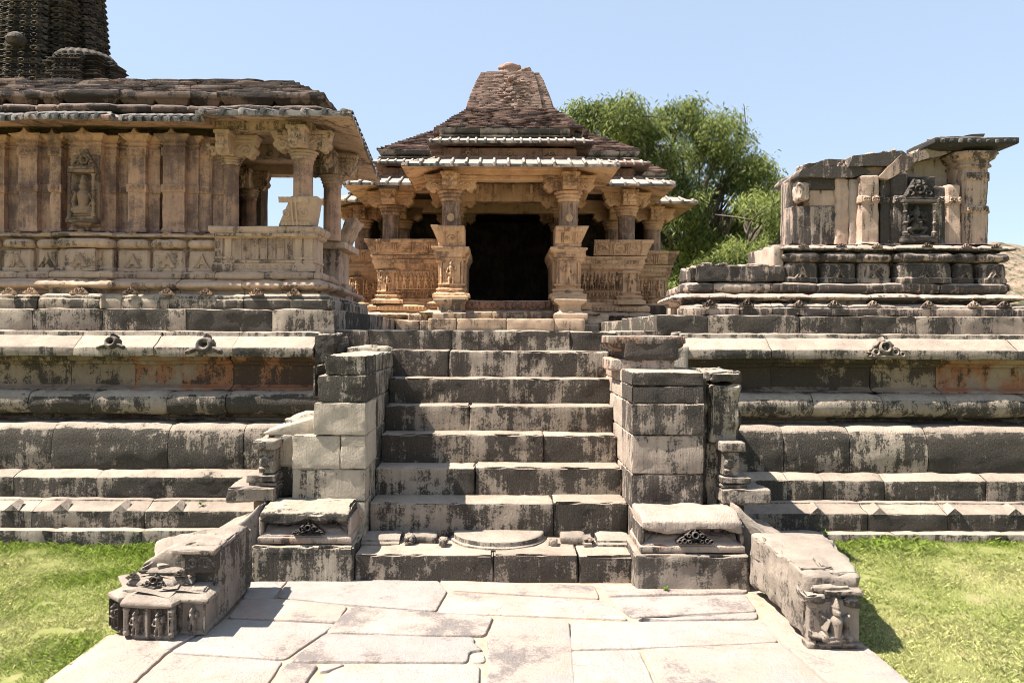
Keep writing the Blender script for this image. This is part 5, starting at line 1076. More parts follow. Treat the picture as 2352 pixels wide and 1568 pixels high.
# corner pilaster with capital and eave
m = MB(); ca, cb = X(2212, 6.86), X(2272, 6.86)
pr_ = [(.012, 2.40), (.012, 2.43), (0, 2.44), (0, 2.72), (.012, 2.725), (.012, 2.79), (0, 2.795), (0, 3.02), (.012, 3.025), (.012, 3.10), (0, 3.105), (.0, 3.14), (.03, 3.15), (.03, 3.17), (.01, 3.18), (.015, 3.20), (.05, 3.22), (.07, 3.26), (.085, 3.265), (.085, 3.285), (.02, 3.30)]
ubay(m, ca, cb, 6.86, 7.15, pr_, ch=.03, rough=.006, wear=1.6, blk=(.3, .4, .5))
for z0, z1 in ((2.73, 2.785), (3.03, 3.095)): front_relief(m, ca + .02, cb - .02, 6.849, z0, z1, mot_scrollband(4, .011, .9), .005)
stone(m, ca + .02, cb - .02, 6.9, 7.15, 2.4, 3.3, seg=.15, rough=.003); child('corner_pilaster', m, 'ruinw', u)
m = MB(); stone(m, X(2195, 6.95), X(2216, 6.95), 6.95, 7.1, 2.4, 3.27, seg=.05, rough=.006, blk=(-.3, .3, .7)); child('wall_slab', m, 'ruinw', u)
def wv3(V):
    V = V.copy(); q = np.clip((V[:, 0] - 3.55) / .8, 0, 1); V[:, 2] += (V[:, 2] > 2.7) * (q - 1) * .16; return V
m = MB(); stone(m, 3.60, 4.42, 7.1, 7.3, 2.4, 3.385, seg=.05, r=.01, rough=.006, warp=wv3, blk=(-.45, .3, .4)); child('slanting_wall', m, 'ruin', u)
m = MB(); stone(m, 2.75, 3.5, 7.05, 7.25, 2.4, 3.05, seg=.1, rough=.006); child('rear_wall', m, 'ruin', u)
ev = MB(); plE = [(4.18, 7.2), (4.18, 6.95), (4.48, 6.95), (4.48, 7.5)]
sweep(ev, plE, [(-.1, 3.30), (.08, 3.30), (.22, 3.325), (.23, 3.335), (.23, 3.385), (.20, 3.395), (-.05, 3.46), (-.15, 3.46)], seg=.05, pseg=.03, rough=.008, wear=2); stone(ev, 4.1, 4.6, 6.9, 7.4, 3.31, 3.44, seg=.06, rough=.012)
for k in range(9): stone(ev, 4.0 + k * .082, 4.035 + k * .082, 6.70, 6.95, 3.36, 3.395, seg=.03, r=.012, rough=.004, shear=(0, 0), rot=(14, 0, 0))
child('eave', ev, 'eaved', u)  # shadow on the eave face is put in by the dark stone colour
def slabx(name, pts, y0, y1, mat='ruin', bk=None, rough=.018):
    """broken roof slab: polygon in the x-z plane (sheet units at depth y0) given real thickness in depth"""
    pg = [np.array([X(a, y0), Z(b, y0)]) for a, b in pts]; ar = sum(p[0] * q[1] - q[0] * p[1] for p, q in zip(pg, pg[1:] + pg[:1]))
    if ar < 0: pg = pg[::-1]
    f = resample(pg, .04, .008, True); n = len(f); ys = np.linspace(y0, y1, 8); V = []; c = f.mean(0)
    for k, y in enumerate(ys):
        sc = .985 if k in (0, 7) else 1.0; q = c + (f - c) * sc; p3 = np.concatenate([q[:, :1], np.full((n, 1), y), q[:, 1:]], 1)
        dn = fbm(p3, 7, 3) * rough; dr = (q - c) / (np.linalg.norm(q - c, axis=1, keepdims=True) + 1e-6); p3[:, 0] += dr[:, 0] * dn; p3[:, 2] += dr[:, 1] * dn; V.append(p3)
    V = np.concatenate(V); fs = [list(range(n)), [7 * n + i for i in range(n)][::-1]]
    for k in range(7):
        for i in range(n): j = (i + 1) % n; fs.append([k * n + i, (k + 1) * n + i, (k + 1) * n + j, k * n + j])
    m = MB(); m.add(V, fs, bk); return child(name, m, mat, u)
slabx('roof_slab', [(1833, 398), (1840, 385), (1873, 377), (1985, 380), (1998, 392), (1962, 404), (1835, 403)], 6.86, 7.5, 'ruin', (.8, .5, .3))
slabx('roof_slab', [(1880, 366), (1900, 362), (1958, 366), (1944, 379), (1862, 378)], 6.95, 7.4, 'ruin', (.6, .5, .3), .02)
slabx('roof_slab', [(1955, 354), (2070, 342), (2082, 352), (2056, 374), (1948, 379)], 6.84, 7.5, 'ruin', (.75, .5, .3))
slabx('broken_bracket', [(2050, 372), (2070, 352), (2105, 362), (2085, 385), (2040, 408), (2015, 404)], 6.83, 7.0, 'ruinw', (.3, .5, .9), .02)
slabx('roof_slab', [(1960, 380), (2060, 376), (2030, 404), (1960, 404)], 6.93, 7.3, 'ruinw', (-.2, .5, .9))
slabx('roof_slab', [(2085, 352), (2168, 322), (2196, 332), (2174, 348), (2100, 368)], 6.9, 7.4, 'ruin', (.35, .5, .3), .02)
slabx('roof_slab', [(2150, 328), (2200, 314), (2235, 313), (2296, 318), (2300, 326), (2240, 334), (2174, 347)], 7.0, 7.4, 'ruin', (.6, .5, .3), .02)
slabx('top_slab', [(2190, 314), (2228, 303), (2262, 302), (2258, 310), (2240, 316)], 6.95, 7.3, 'ruin', (.9, .5, .3), .006)

for k_, (x_, y_, w_, h_) in enumerate(((1862, 372, 34, 14), (1930, 371, 26, 16), (1990, 352, 40, 12), (2044, 343, 30, 10), (2120, 340, 30, 16), (1842, 414, 14, 24), (2150, 326, 26, 12))):
    m = MB(); a_ = X(x_, 6.95); z_ = Z(y_, 6.95) - h_ * .0041; stone(m, a_ - w_ * .002, a_ + w_ * .002, 6.92, 7.12, z_ - .02, z_ + h_ * .0041, seg=.02, r=.01, rough=.018, nsc=12, wear=2.4, rot=(R.uniform(-6, 6), R.uniform(-14, 6), R.uniform(-15, 15)), blk=(R.uniform(.3, 1), .5, .3)); child('broken_stone', m, 'ruin', u)
# ================= central temple =================
T = thing('temple', 'golden stone temple above the stairs with dark doorway, pillared porch and truncated spire', 'temple', (.15, 12, 1.61))
XC = .149
def rel(pts): return [(XC + x, y) for x, y in pts]
def sym(half):    # half: left side points from back to the front centre (x<0) ; mirrored
    return rel(half + [(-x, y) for x, y in half[::-1]])
# base mouldings
base = [(-2.99, 17), (-2.99, 13.9), (-2.18, 13.9), (-2.18, 12.3), (-1.06, 12.3), (-1.06, 11.02), (-.70, 11.02)]
def bsweep(name, pts_half, prof, mat, blen=.6, **kw):
    out = []
    for pl in (rel(pts_half), rel([(-x, y) for x, y in pts_half[::-1]])):
        m = MB(); course(m, pl, prof, blen=blen, seg=kw.get('seg', .12), pseg=.04, rough=.005, jit=.004, wear=1.3); out.append(child(name, m, mat, T))
    return out
bsweep('foot_course', base, [(-.3, 1.55), (.34, 1.55), (.34, 1.70), (.30, 1.72), (.28, 1.79), (-.3, 1.8)], 'warmf')
bsweep('cyma_course', base, [(-.3, 1.79), (.16, 1.79), (.20, 1.83), (.26, 1.86), (.26, 1.88), (.16, 1.90), (.12, 1.93), (-.3, 1.94)], 'warmf')
fb = bsweep('band_course', base, [(-.3, 1.935), (.14, 1.935), (.15, 2.02), (.10, 2.04), (.04, 2.06), (.04, 2.10), (-.3, 2.11)], 'warm')
bal = bsweep('balustrade', base, [(-.18, 2.10), (.03, 2.10), (.03, 2.14), (0, 2.16), (0, 2.62), (.02, 2.63), (.05, 2.66), (.05, 2.70), (.07, 2.72), (.07, 2.80), (.10, 2.83), (.10, 2.86), (-.22, 2.865)], 'warm', blen=1.2)
seat_l = rel([(-2.99, 17), (-2.99, 13.9), (-2.18, 13.9), (-2.18, 12.3), (-1.06, 12.3)])
seat_r1 = rel([(2.18, 12.3), (2.18, 13.9), (2.99, 13.9), (2.99, 17)])
sprof = [(.03, 2.86), (.10, 2.868), (.105, 2.90), (.17, 3.05), (.185, 3.055), (.20, 3.115), (.12, 3.118), (.03, 2.9)]
def seat(plan, x=None):
    m = MB(); course(m, plan, sprof, blen=1.1, seg=.12, pseg=.04, rough=.003, jit=.003); sb = child('seat_back', m, 'warm', T); m = MB()
    for p, q in zip(plan[:-1], plan[1:]):
        if q[1] > 13.95 or p[1] > 13.95: continue
        L = math.dist(p, q); d = np.array([q[0] - p[0], q[1] - p[1]]) / L; n = np.array([d[1], -d[0]])
        if d[0] < .5: continue
        k = max(1, round(L / .27)); sl_ = math.hypot(.065, .15)
        def f(U, V, k=k): u = (U * k) % 1; return M(ring2(u - .62, V - .5, 0, 0, .22, .11, .016), np.where((u < .08) | ((u > .13) & (u < .21)) | ((u > .26) & (u < .32)), .018, 0), cap2(u - .62, V - .5, -.02, 0, .02, 0, .08, .016))
        o_ = np.array(p) + n * .108; v = (n[0] * .40, n[1] * .40, .917)
        hfield(m, (o_[0], o_[1], 2.902), (d[0], d[1], 0), v, L, sl_, int(L / .012), 18, f)
        o_ = np.array(p) + n * .188; hfield(m, (o_[0], o_[1], 3.06), (d[0], d[1], 0), (n[0] * .22, n[1] * .22, .975), L, .052, int(L / .010), 8, mot_scrollband(L / .052, .012, .8))
        o_ = np.array(p) + n * .102; hfield(m, (o_[0], o_[1], 2.87), (d[0], d[1], 0), (0, 0, 1), L, .03, int(L / .012), 6, mot_scallop(1, int(L / .04), .012))
    child('seat_carving', m, 'warm', sb)
seat(rel([(-2.99, 14.4), (-2.99, 13.9), (-2.18, 13.9)])); seat(rel([(-2.18, 13.2), (-2.18, 12.3), (-1.06, 12.3)])); seat(rel([(1.40, 12.3), (2.18, 12.3), (2.18, 13.2)])); seat(rel([(2.18, 13.9), (2.99, 13.9), (2.99, 14.4)]))
# figure friezes on the balustrade faces
for (x0, x1, y, n, sd) in ((-2.97, -2.19, 13.9, 6, 1), (-2.16, -1.07, 12.3, 9, 2), (1.07, 2.16, 12.3, 9, 3), (2.19, 2.97, 13.9, 6, 4)):
    m = MB(); front_relief(m, XC + x0, XC + x1, y - .002, 2.30, 2.60, mot_figrow((x1 - x0) / .30, n, .05, sd), .008); child('figure_panel', m, 'warm', bal[x0 > 0])
    m = MB(); front_relief(m, XC + x0, XC + x1, y - .008, 2.165, 2.28, mot_figrow((x1 - x0) / .115, n * 2, .03, sd + 9), .007); child('figure_band', m, 'warm', bal[x0 > 0])
    m = MB(); front_relief(m, XC + x0, XC + x1, y - .145, 1.95, 2.01, mot_scallop(1, int((x1 - x0) / .06), .012), .01); child('leaf_band', m, 'warm', bal[x0 > 0]); m = MB(); front_relief(m, XC + x0, XC + x1, y - .075, 2.73, 2.79, mot_scallop(1, int((x1 - x0) / .05), .008), .01); child('leaf_band', m, 'warm', bal[x0 > 0])
# projecting carved posts
posts = []
def post(x0, x1, y, z0, z1, fig=True):
    m = MB(); a, b = XC + x0, XC + x1
    for pl_ in ([(a, y + .3), (a, y + .04), (a + .05, y + .04), (a + .05, y), (b - .05, y), (b - .05, y + .04), (b, y + .04), (b, y + .3)],):
        sweep(m, pl_, [(.10, z0), (.10, z0 + .06), (.06, z0 + .075), (.035, z0 + .10), (.055, z0 + .115), (.055, z0 + .135), (.02, z0 + .15), (.0, z0 + .155), (.0, z0 + .18), (.03, z0 + .19), (.03, z0 + .21), (0, z0 + .22), (0, z1 - .06), (.03, z1 - .05), (.03, z1 - .03), (.0, z1 - .02), (0, z1)], seg=.08, pseg=.03, rough=.003, cap=False, endr=0, chamf=.004)
    stone(m, a + .03, b - .03, y + .03, y + .3, z0, z1, seg=.2, rough=0)
    p_ = child('carved_post', m, 'warm', T)
    m = MB(); front_relief(m, a + .06, b - .06, y - .002, z0 + .20, z1 - .05, mot_standing((b - a - .12) / (z1 - z0 - .25), .05, R.choice((-1, 1))), .006, .002); child('figure', m, 'warm', p_)
    m = MB(); hfield(m, ((a + b) / 2 - .07, y - .06, z0 + .09), (1, 0, 0), (0, .3, .954), .14, .06, 24, 14, mot_gavaksha(2.3, .015), .002, back=.02); child('arch_ornament', m, 'warm', p_)
    for x_ in (a + .02, b - .02):
        m = MB(); lathe(m, (x_, y + .02, 0), [(.022, z0 + .2), (.012, z0 + .23), (.014, (z0 + z1) / 2), (.022, (z0 + z1) / 2 + .01), (.012, (z0 + z1) / 2 + .03), (.014, z1 - .08), (.026, z1 - .05)], 10, rough=.001); child('colonnette', m, 'warm', p_)
    return p_
for sg in (-1, 1):
    x0, x1 = sorted((sg * .69, sg * 1.04)); post(x0, x1, 10.98, 2.10, 2.72)
    x0, x1 = sorted((sg * 1.84, sg * 2.16)); post(x0, x1, 12.24, 2.06, 2.63)
    x0, x1 = sorted((sg * 2.68, sg * 2.97)); post(x0, x1, 13.84, 2.06, 2.63)
    # porch ledges, seat back stubs and pedestals
    m = MB(); a, b = sorted((XC + sg * .63, XC + sg * 1.08)); plan = [(a, 11.4), (a, 10.96), (b, 10.96), (b, 11.4)]
    sweep(m, plan, [(-.2, 2.70), (-.05, 2.70), (-.03, 2.74), (-.03, 2.76), (.0, 2.78), (.03, 2.80), (.03, 2.86), (-.2, 2.865)], seg=.06, pseg=.02, rough=.003, cap=False, endr=0); child('ledge', m, 'warm', T)
    m = MB()
    def flare(V, sg=sg):
        V = V.copy(); q = V[:, 2] - 2.86; V[:, 1] -= q * .45 * (V[:, 1] < 11.2); out_ = (V[:, 0] - XC) * sg > .95; V[:, 0] += out_ * sg * q * .45; return V
    a, b = sorted((XC + sg * .67, XC + sg * 1.03)); stone(m, a, b, 10.98, 11.35, 2.86, 3.16, seg=.04, r=.008, rough=.003, warp=flare); sb = child('seat_back', m, 'warm', T)
    m = MB(); wv_ = .40
    hfield(m, (a + (.0 if sg > 0 else -.03), 10.972, 2.865), (1, 0, 0), (0, -.41, .912), b - a + .03, .31, 56, 44, lambda U, V: M(np.where(V > .76, .006 + .012 * np.abs(np.sin(U * 22)), 0), np.where(V < .16, .006 + .010 * np.abs(np.sin(U * 30)), 0), ring2(U, V, .5, .45, .09, .05, .018), np.where((V > .2) & (V < .72) & ((np.abs(U - .24) < .02) | (np.abs(U - .32) < .02) | (np.abs(U - .70) < .02) | (np.abs(U - .78) < .02)), .018, 0)), .002); child('seat_carving', m, 'warm', sb)
    # side seat running back from the porch front
    m = MB(); a, b = sorted((XC + sg * .66, XC + sg * 1.0)); stone(m, a, b, 11.3, 12.4, 2.08, 2.84, seg=.3, rough=.003)
    sweep(m, [(XC - sg * 0 + (-.72 if sg < 0 else .72), 12.4), (XC * 0 + (-.72 if sg < 0 else .72) + XC, 11.3)][::1] if False else ([(XC - .66, 11.35), (XC - .66, 12.4)] if sg < 0 else [(XC + .66, 12.4), (XC + .66, 11.35)]), [(-.1, 2.60), (.02, 2.66), (.02, 2.70), (.06, 2.76), (.06, 2.84), (-.1, 2.85)], seg=.1, pseg=.03, rough=.004); child('side_bench', m, 'warm', T)
    m = MB(); a, b = sorted((XC + sg * .66, XC + sg * 1.06)); sweep(m, [(a, 10.98), (a, 10.82), (b, 10.82), (b, 10.98)], [(-.2, 2.0), (.02, 2.0), (.02, 2.05), (.05, 2.06), (.05, 2.12), (.02, 2.13), (-.2, 2.13)], seg=.06, pseg=.02, rough=.004, cap=False, endr=0); stone(m, a, b, 10.84, 11.1, 1.9, 2.13, seg=.1); child('post_plinth', m, 'warm', T)
    m = MB(); a, b = sorted((XC + sg * .69, XC + sg * 1.02)); pl_ = [(a, 10.75), (a, 10.46), (b, 10.46), (b, 10.75)]
    sweep(m, pl_, [(-.2, 1.77), (.07, 1.77), (.07, 1.86), (.03, 1.875), (.0, 1.89), (-.01, 1.90), (-.01, 1.98), (.0, 1.985), (.03, 2.01), (.06, 2.03), (.06, 2.065), (-.2, 2.07)], seg=.05, pseg=.02, rough=.005, cap=False, endr=0, wear=1.6); stone(m, a, b, 10.5, 10.8, 1.77, 2.05, seg=.1)
    hfield(m, ((a + b) / 2 - .07, 10.41, 1.865), (1, 0, 0), (0, .4, .917), .14, .06, 24, 14, mot_gavaksha(2.3, .015), .002, back=.02); child('step_pedestal', m, 'warmf', T)
# entrance steps and threshold
def prow(name, x0, x1, y, dep, z0, z1, js, mat='warmf'):
    m = MB(); e = [x0] + js + [x1]
    for a, b in zip(e[:-1], e[1:]): stone(m, XC + a + .003, XC + b - .003, y + R.uniform(-.006, .006), y + dep, z0, z1, seg=.07, r=.015, rough=.007, wear=1.5)
    child(name, m, mat, T)
prow('entrance_step', -1.15, 1.05, 10.35, .8, 1.6, 1.785, [-.75, -.05, .62]); prow('entrance_step', -.66, .66, 10.62, .5, 1.78, 1.89, [-.25])
prow('corner_step', -1.65, -1.0, 10.7, .9, 1.58, 1.76, [-1.3]); prow('corner_step', 1.0, 1.72, 10.7, .9, 1.58, 1.74, [1.35]); prow('corner_step', -1.5, -1.1, 10.9, .5, 1.75, 1.86, []); prow('corner_step', 1.1, 1.45, 10.8, .5, 1.74, 1.86, [])
m = MB(); stone(m, XC - .70, XC + .66, 11.08, 11.5, 1.86, 2.07, seg=.06, r=.012, rough=.008, wear=2); thr = child('threshold', m, 'warmf', T)
m = MB(); front_relief(m, XC - .68, XC + .64, 11.072, 1.93, 2.06, lambda U, V: M(*[cap2((U - .5) * 10.2, V, x, .4, x + .12, .6, .3, .03) for x in np.linspace(-4.7, 4.7, 13)], *[ring2((U - .5) * 10.2, V, x, .5, .32, .12, .028) for x in (-4.2, -1.9, 1.6, 3.9)], *[cap2((U - .5) * 10.2, V, x, .1, x - .3, .85, .14, .025) for x in (-3.4, -2.9, -.4, .3, 2.6, 3.1)]), .008); child('threshold_carving', m, 'frz', thr)
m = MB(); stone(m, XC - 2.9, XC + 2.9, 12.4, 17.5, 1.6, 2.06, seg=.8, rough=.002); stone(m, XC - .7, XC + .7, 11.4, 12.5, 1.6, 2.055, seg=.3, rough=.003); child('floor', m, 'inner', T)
# dark rear and side walls, added to close the open hall and blacken it
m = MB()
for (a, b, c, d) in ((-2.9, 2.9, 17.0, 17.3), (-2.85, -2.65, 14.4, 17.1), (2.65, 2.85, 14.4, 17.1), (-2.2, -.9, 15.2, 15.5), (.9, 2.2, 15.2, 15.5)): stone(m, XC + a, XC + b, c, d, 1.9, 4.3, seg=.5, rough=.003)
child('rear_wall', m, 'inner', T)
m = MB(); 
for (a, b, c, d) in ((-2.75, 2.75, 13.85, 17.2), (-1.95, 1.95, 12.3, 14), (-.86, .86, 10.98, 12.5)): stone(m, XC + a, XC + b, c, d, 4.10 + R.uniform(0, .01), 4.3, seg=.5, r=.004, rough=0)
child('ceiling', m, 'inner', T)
# columns
def tcol(x, y, z0=2.85, **kw): return column(T, XC + x, y, z0, 3.54, 3.70, 3.93, .142, .36, **kw)
for sg in (-1, 1):
    c = tcol(sg * .88, 11.12)
    m = MB(); front_relief(m, XC + sg * .88 - .06, XC + sg * .88 + .06, 10.985, 3.22, 3.36, lambda U, V: M(cap2(U, V, .5, .5, .5, .6, .42, .012), ring2(U, V, .5, .5, .3, .12, .02), cap2(U, V, .5, .2, .5, .25, .15, .018)), .006, .001); child('mask_boss', m, 'warm', c)
    tcol(sg * 1.98, 12.45); tcol(sg * 2.76, 14.05)
    for (x, y) in ((.93, 12.6), (2.0, 14.1), (1.0, 14.4), (2.7, 15.6)): tcol(sg * x, y, 2.05 if x < 1 else 2.8, detail=False, facets=8)
m = MB(); stone(m, XC - 1.98 - .17, XC - 1.98 + .17, 11.95, 12.2, 3.93, 4.06, seg=.05, r=.015, rough=.01); child('bracket_block', m, 'eaved', T)
# beams
bm = MB(); E = [(-2.78, 17), (-2.78, 14.0), (-2.0, 14.0), (-2.0, 12.42), (-.88, 12.42), (-.88, 11.08)]
pl = sym(E); sweep(bm, pl, [(-.12, 4.12), (-.12, 3.935), (.10, 3.935), (.10, 4.0), (.115, 4.005), (.115, 4.14), (-.12, 4.15)], seg=.2, pseg=.06, rough=.004, cap=False)
stone(bm, XC - .9, XC + .9, 12.46, 12.66, 3.80, 4.1, seg=.3, rough=.003); stone(bm, XC - 2.1, XC + 2.1, 14.0, 14.2, 3.85, 4.1, seg=.3, rough=.003)
for sg in (-1, 1): stone(bm, XC + sg * .93 - .1, XC + sg * .93 + .1, 11.2, 14.2, 3.94, 4.1, seg=.4, rough=.003)
stone(bm, XC - .55, XC + .52, 11.02, 11.22, 3.86, 3.932, seg=.1, rough=.004)
for x in (-.55, -.25, .05, .35): stone(bm, XC + x, XC + x + .05, 12.40, 12.46, 3.92, 4.08, seg=.1, rough=.002)
child('beam', bm, 'warm', T)
# lower eave, frieze, upper eave, cornices
E2 = [(-2.75, 17), (-2.75, 13.9), (-1.98, 13.9), (-1.98, 12.35), (-.88, 12.35), (-.88, 11.0)]
eave(T, sym(E2), [(.0, 4.205), (.65, 3.95)], [(.65, 3.905), (.0, 4.06)], rib=.21, rh=.034, rw=.026)
def up(name, prof, mat, **kw):
    m = MB(); course(m, sym(E2), prof, blen=kw.pop('blen', .8), seg=.12, pseg=.03, rough=.005, jit=.004, wear=kw.pop('wear', 1.2), **kw); return child(name, m, mat, T)
up('frieze', [(-.2, 4.11), (.19, 4.11), (.21, 4.13), (.21, 4.165), (.15, 4.18), (.10, 4.19), (.10, 4.31), (-.2, 4.31)], 'frz')
for x in (-.62, 0, .6): 
    m = MB(); hfield(m, (XC + x - .10, 10.91, 4.175), (1, 0, 0), (0, -.15, .988), .20, .12, 36, 24, mot_gavaksha(1.7, .03), .002, back=.02); child('arch_ornament', m, 'warm', T)
for x, y in ((-1.7, 12.25), (1.75, 12.25), (-1.3, 12.25), (1.35, 12.25)):
    m = MB(); hfield(m, (XC + x - .09, y - .01, 4.175), (1, 0, 0), (0, -.15, .988), .18, .11, 30, 20, mot_gavaksha(1.7, .03), .002, back=.02); child('arch_ornament', m, 'warm', T)
eave(T, sym(E2), [(.06, 4.475), (.32, 4.36)], [(.32, 4.32), (.06, 4.34)], rib=.13, rh=.022, rw=.022, mat_bot='roof')
up('cornice', [(-.2, 4.44), (.10, 4.445), (.15, 4.455), (.17, 4.46), (.17, 4.48), (.11, 4.485), (.10, 4.50), (.14, 4.515), (.17, 4.54), (.18, 4.585), (-.2, 4.59)], 'eave', blen=.75, wear=2)
# stepped roofs
def troof(x0, x1, y0, y1, z1, slope, h=.034):
    m = MB(); i = tiers(m, rectplan(XC + x0, XC + x1, y0, y1), 4.585, z1, h, slope, blen=.26, jit=.005, thick=.2); 
    k = (z1 - 4.6); stone(m, XC + x0 + .12, XC + x1 - .12, y0 + .12, y1, 4.5, 4.7, seg=.5, rough=0)
    stone(m, XC + x0 + i, XC + x1 - i, y0 + i, y1 - i, 4.5, z1 - .02, seg=.3, rough=.01); return child('stepped_roof', m, 'roof', T)
troof(-1.07, 1.07, 10.83, 14.2, 4.99, .95); troof(-2.17, 2.17, 12.19, 17, 5.22, .64); troof(-2.96, 2.96, 13.72, 17.4, 5.18, .64)
m = MB(); stone(m, XC + 1.1, XC + 1.2, 11.2, 11.4, 4.58, 4.68, seg=.04, rough=.02); child('loose_roof_stone', m, 'roof', T); m = MB(); stone(m, XC - 1.25, XC - 1.1, 12.2, 12.4, 4.85, 4.98, seg=.04, rough=.02); child('loose_roof_stone', m, 'roof', T)
# spire
m = MB(); z = 4.97; k = 0
def sw_(t): return .665 - .145 * t - .075 * t * t
while z < 5.66:
    t_ = (z - 4.97) / .70; hw = sw_(t_); h = .026; cy = 12.02; c = hw * .62; bk = (R.random(), R.random(), R.random())
    pl = [(XC - hw, cy + hw), (XC - hw, cy - hw + .05), (XC - c - .08, cy - hw + .05), (XC - c - .08, cy - hw), (XC + c + .08, cy - hw), (XC + c + .08, cy - hw + .05), (XC + hw, cy - hw + .05), (XC + hw, cy + hw)]
    course(m, pl, [(-.08, z), (.006, z), (.006, z + h * .93), (-.08, z + h)], blen=.28, gap=.004, seg=.06, pseg=.03, rough=.003, jit=.0015, chamf=.003, wear=.6); z += h; k += 1
stone(m, XC - .44, XC + .44, 11.58, 12.4, 4.9, 5.64, seg=.1, rough=.01, taper=.1); sp = child('spire', m, 'spire', T)
m = MB()   # eroded middle panel of broken courses
for kx in range(120):
    t_ = R.random(); z = 5.0 + t_ * .60; x = R.uniform(-.31, .31) * (1 - .25 * t_); q = fbm(np.array([[x * 3, z * 4, 1.0]]), 1.3, 2)[0]
    if q < -.22: continue
    hw = sw_(t_); dpt = .02 + .04 * max(0, q) + R.uniform(0, .02); wx = R.uniform(.04, .14)
    stone(m, XC + x - wx / 2, XC + x + wx / 2, 12.02 - hw - dpt, 12.02 - hw + .09, z, z + R.uniform(.018, .034), seg=.03, r=.007, rough=.010, nsc=14, wear=2)
stone(m, XC - .03, XC + .04, 11.36, 11.52, 5.49, 5.53, seg=.02, rough=.005); child('eroded_panel', m, 'spire', sp)
for sg in (-1, 1):
    m = MB()
    for kz in range(22):
        t_ = kz / 22; hw = sw_(t_); z = 4.99 + t_ * .66; stone(m, XC + sg * (hw + .012) - .022, XC + sg * (hw + .012) + .022, 12.02 - hw + .10, 12.02 + hw * .6, z, z + .022, seg=.06, r=.006, rough=.006)
    child('side_ribs', m, 'spire', sp)
m = MB(); lathe(m, (XC - .0, 12.0, 0), [(0, 5.6), (.24, 5.6), (.26, 5.68), (.20, 5.71), (.165, 5.73), (.17, 5.80), (.155, 5.84), (.19, 5.86), (.185, 5.90), (.12, 5.915), (0, 5.92)], 28, rough=.03, pseg=.03)
stone(m, XC + .1, XC + .32, 11.75, 12.1, 5.72, 5.80, seg=.03, r=.02, rough=.02, rot=(8, -22, 10), wear=2, nsc=10); stone(m, XC - .34, XC - .2, 11.7, 11.9, 5.64, 5.70, seg=.03, r=.015, rough=.02, wear=2); child('broken_finial', m, 'spire', sp)

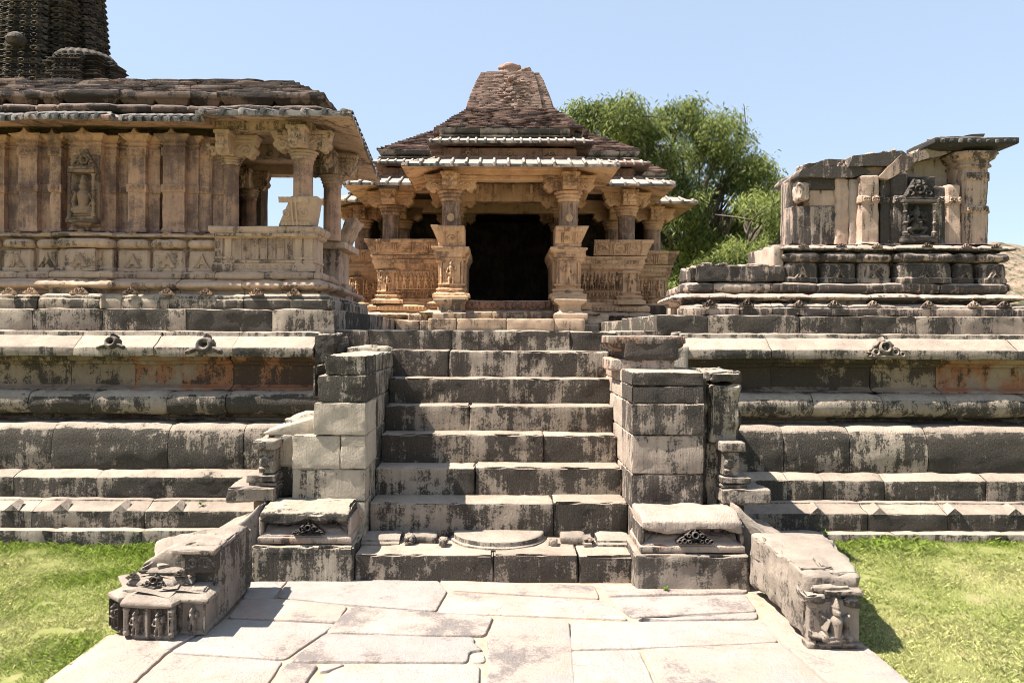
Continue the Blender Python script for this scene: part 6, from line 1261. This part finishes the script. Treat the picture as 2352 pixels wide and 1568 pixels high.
# ================= tree, far trees, hills =================
def tree(name, label, cx, cy, gz, blobs, nleaf, lsz, seed, cols, trunk_r=.22, droop=.75):
    rg = np.random.default_rng(seed); t = thing(name, label, 'tree', (cx, cy, gz)); rr = random.Random(seed)
    m = MB()
    def limb(a, b, r0, r1, bend=.15):
        a, b = np.array(a, float), np.array(b, float); n = 7; L = np.linalg.norm(b - a); off = np.array([rr.uniform(-1, 1), rr.uniform(-1, 1), rr.uniform(-.2, .8)]) * L * bend; V = []
        for i in range(n):
            q = i / (n - 1); c = a + (b - a) * q + off * math.sin(q * math.pi); r = r0 + (r1 - r0) * q; d = (b - a) / L; u = np.cross(d, [.3, .9, .2]); u /= np.linalg.norm(u); v = np.cross(d, u)
            for k in range(8): th = k * math.pi / 4; V.append(c + (u * math.cos(th) + v * math.sin(th)) * r * (1 + .12 * math.sin(3 * th + i)))
        m.add(np.array(V), [[i * 8 + k, i * 8 + (k + 1) % 8, (i + 1) * 8 + (k + 1) % 8, (i + 1) * 8 + k] for i in range(n - 1) for k in range(8)])
    top = (cx, cy, gz + 2.2); limb((cx, cy, gz - .2), top, trunk_r * 1.3, trunk_r)
    for b in blobs:
        c = np.array(b[:3]); mid = np.array(top) + (c - np.array(top)) * .5 + np.array([rr.uniform(-.3, .3), rr.uniform(-.3, .3), -.2]); limb(top, mid, trunk_r * .5, trunk_r * .3); limb(mid, c, trunk_r * .3, .03)
        for _ in range(5): e = c + np.array([rr.gauss(0, .5) * b[3], rr.gauss(0, .5) * b[3], rr.gauss(.2, .4) * b[4]]); limb(mid if rr.random() < .4 else c, e, .035, .01, .25)
    child('trunk', m, 'bark', t, smooth=True)
    vol = np.array([b[3] ** 2 * b[4] for b in blobs]); vol = vol / vol.sum(); V, C = [], []
    ncl = nleaf // 12; bi = rg.choice(len(blobs), ncl, p=vol); B = np.array(blobs)[bi]
    d = rg.normal(size=(ncl, 3)); d /= np.linalg.norm(d, axis=1, keepdims=True); rad = rg.uniform(.35, 1.0, ncl) ** .45
    P0 = B[:, :3] + d * rad[:, None] * np.stack([B[:, 3], B[:, 3], B[:, 4]], 1) * (1 + .38 * fbm(d * 2.5 + B[:, :3], 1.5, 2))[:, None]
    keep = fbm(P0, 1.5, 3) > -.08; P0 = P0[keep]; ncl = len(P0)
    P0 = np.repeat(P0, 12, 0) + rg.normal(0, .10, (ncl * 12, 3)); n = len(P0)
    az = rg.uniform(0, 6.283, n); dz = -rg.uniform(droop - .5, droop + .6, n); dirv = np.stack([np.cos(az), np.sin(az), dz], 1); dirv /= np.linalg.norm(dirv, axis=1, keepdims=True)
    sd = np.cross(dirv, rg.normal(size=(n, 3))); sd /= np.linalg.norm(sd, axis=1, keepdims=True); L = lsz * rg.uniform(.6, 1.25, n)[:, None]; Wd = L * .12
    q = np.stack([P0, P0 + dirv * L * .45 + sd * Wd, P0 + dirv * L + np.array([0, 0, -.12]) * L, P0 + dirv * L * .45 - sd * Wd], 1)
    cl = np.repeat(rg.random((ncl, 1)), 12, 0); tt = np.clip(cl * .75 + rg.uniform(-.1, .35, (n, 1)) + .25 * fbm(P0, .8, 2)[:, None], 0, 1); c = np.array(cols[0]) * (1 - tt) + np.array(cols[1]) * tt
    mm_ = MB(); mm_.V.append(q.reshape(-1, 3)); mm_.B.append(np.repeat(np.concatenate([c, np.ones((n, 1))], 1), 4, 0)); mm_.Fc.append(np.arange(n * 4).reshape(-1, 4)); mm_.n = n * 4
    child('crown', mm_, 'leaf', t, smooth=False); return t
D = 20.0
def bl(x, y, rx, ry, d=D): k = d / F; return ((x - VX) * k, d + R.uniform(-1, 1), EYE - (y - VY) * k, rx * k, ry * k)
tree('mango_tree', 'large leafy tree rising behind the temple on its right', X(1560, D), D + .5, 1.0,
     [bl(1365, 300, 75, 55), bl(1330, 290, 50, 40), bl(1420, 300, 70, 50), bl(1470, 285, 60, 46), bl(1560, 280, 65, 42), bl(1640, 330, 68, 50), bl(1560, 370, 80, 60), bl(1670, 400, 70, 55), bl(1500, 350, 60, 50), bl(1700, 380, 45, 40), bl(1625, 460, 75, 55), bl(1590, 560, 75, 60), bl(1690, 480, 50, 40), bl(1440, 330, 50, 40), bl(1580, 660, 60, 60), bl(1745, 450, 50, 45), bl(1670, 540, 70, 55), bl(1540, 480, 60, 60), bl(1720, 420, 65, 55), bl(1760, 500, 60, 60), bl(1700, 620, 80, 60)],
     150000, .13, 5, ((.03, .055, .02), (.34, .38, .105)), .3)
D2 = 17.0
tree('mango_tree', 'smaller leafy tree between the temple and the ruined shrine', X(1700, D2), D2 + .4, 1.0,
     [bl(1770, 450, 42, 34, D2), bl(1800, 500, 50, 50, D2), bl(1720, 520, 60, 48, D2), bl(1790, 570, 55, 48, D2), bl(1700, 600, 70, 50, D2), bl(1630, 640, 70, 45, D2), bl(1760, 640, 70, 45, D2), bl(1835, 560, 40, 55, D2), bl(1815, 480, 35, 40, D2), bl(1830, 650, 50, 50, D2), bl(1560, 690, 60, 40, D2)],
     80000, .115, 8, ((.03, .055, .02), (.35, .39, .105)), .16)
D3 = 24.0
tree('distant_tree', 'small pale green tree seen through the gap left of the temple', X(796, D3), D3, 0.8, [bl(796, 590, 26, 40, D3), bl(800, 650, 26, 26, D3), bl(780, 560, 20, 24, D3)], 5000, .13, 11, ((.15, .2, .06), (.5, .55, .2)), .08)
def hill(name, x0, x1, y0, y1, base, peak_fn, seed):
    nx_, ny_ = 130, 70; xs = np.linspace(x0, x1, nx_); ys = np.linspace(y0, y1, ny_); XX, YY = np.meshgrid(xs, ys, indexing='ij'); p3 = np.stack([XX.ravel(), YY.ravel(), np.full(XX.size, seed)], 1)
    H = base + peak_fn(XX, YY) * (1 + .18 * fbm(p3, .035, 4).reshape(XX.shape)) + .8 * fbm(p3, .25, 3).reshape(XX.shape) * (peak_fn(XX, YY) > 1)
    m = MB(); I, J = np.meshgrid(np.arange(nx_ - 1), np.arange(ny_ - 1), indexing='ij'); m.add(np.stack([XX, YY, H], -1).reshape(-1, 3), np.stack([I * ny_ + J, (I + 1) * ny_ + J, (I + 1) * ny_ + J + 1, I * ny_ + J + 1], -1).reshape(-1, 4)); return structure(m.build(name, MT['hill'], angle=80))
def ridge(XX, YY): t = np.clip((YY - 90) / 70, 0, 1); s_ = np.clip((XX - 55) / 60, 0, 1); h = 12 + 10.5 * s_ * s_ * (3 - 2 * s_) + 1.2 * np.sin(XX * .09); return h * t * t * (3 - 2 * t)
hill('hills', -260, 300, 80, 230, -1.2, ridge, 3.0)
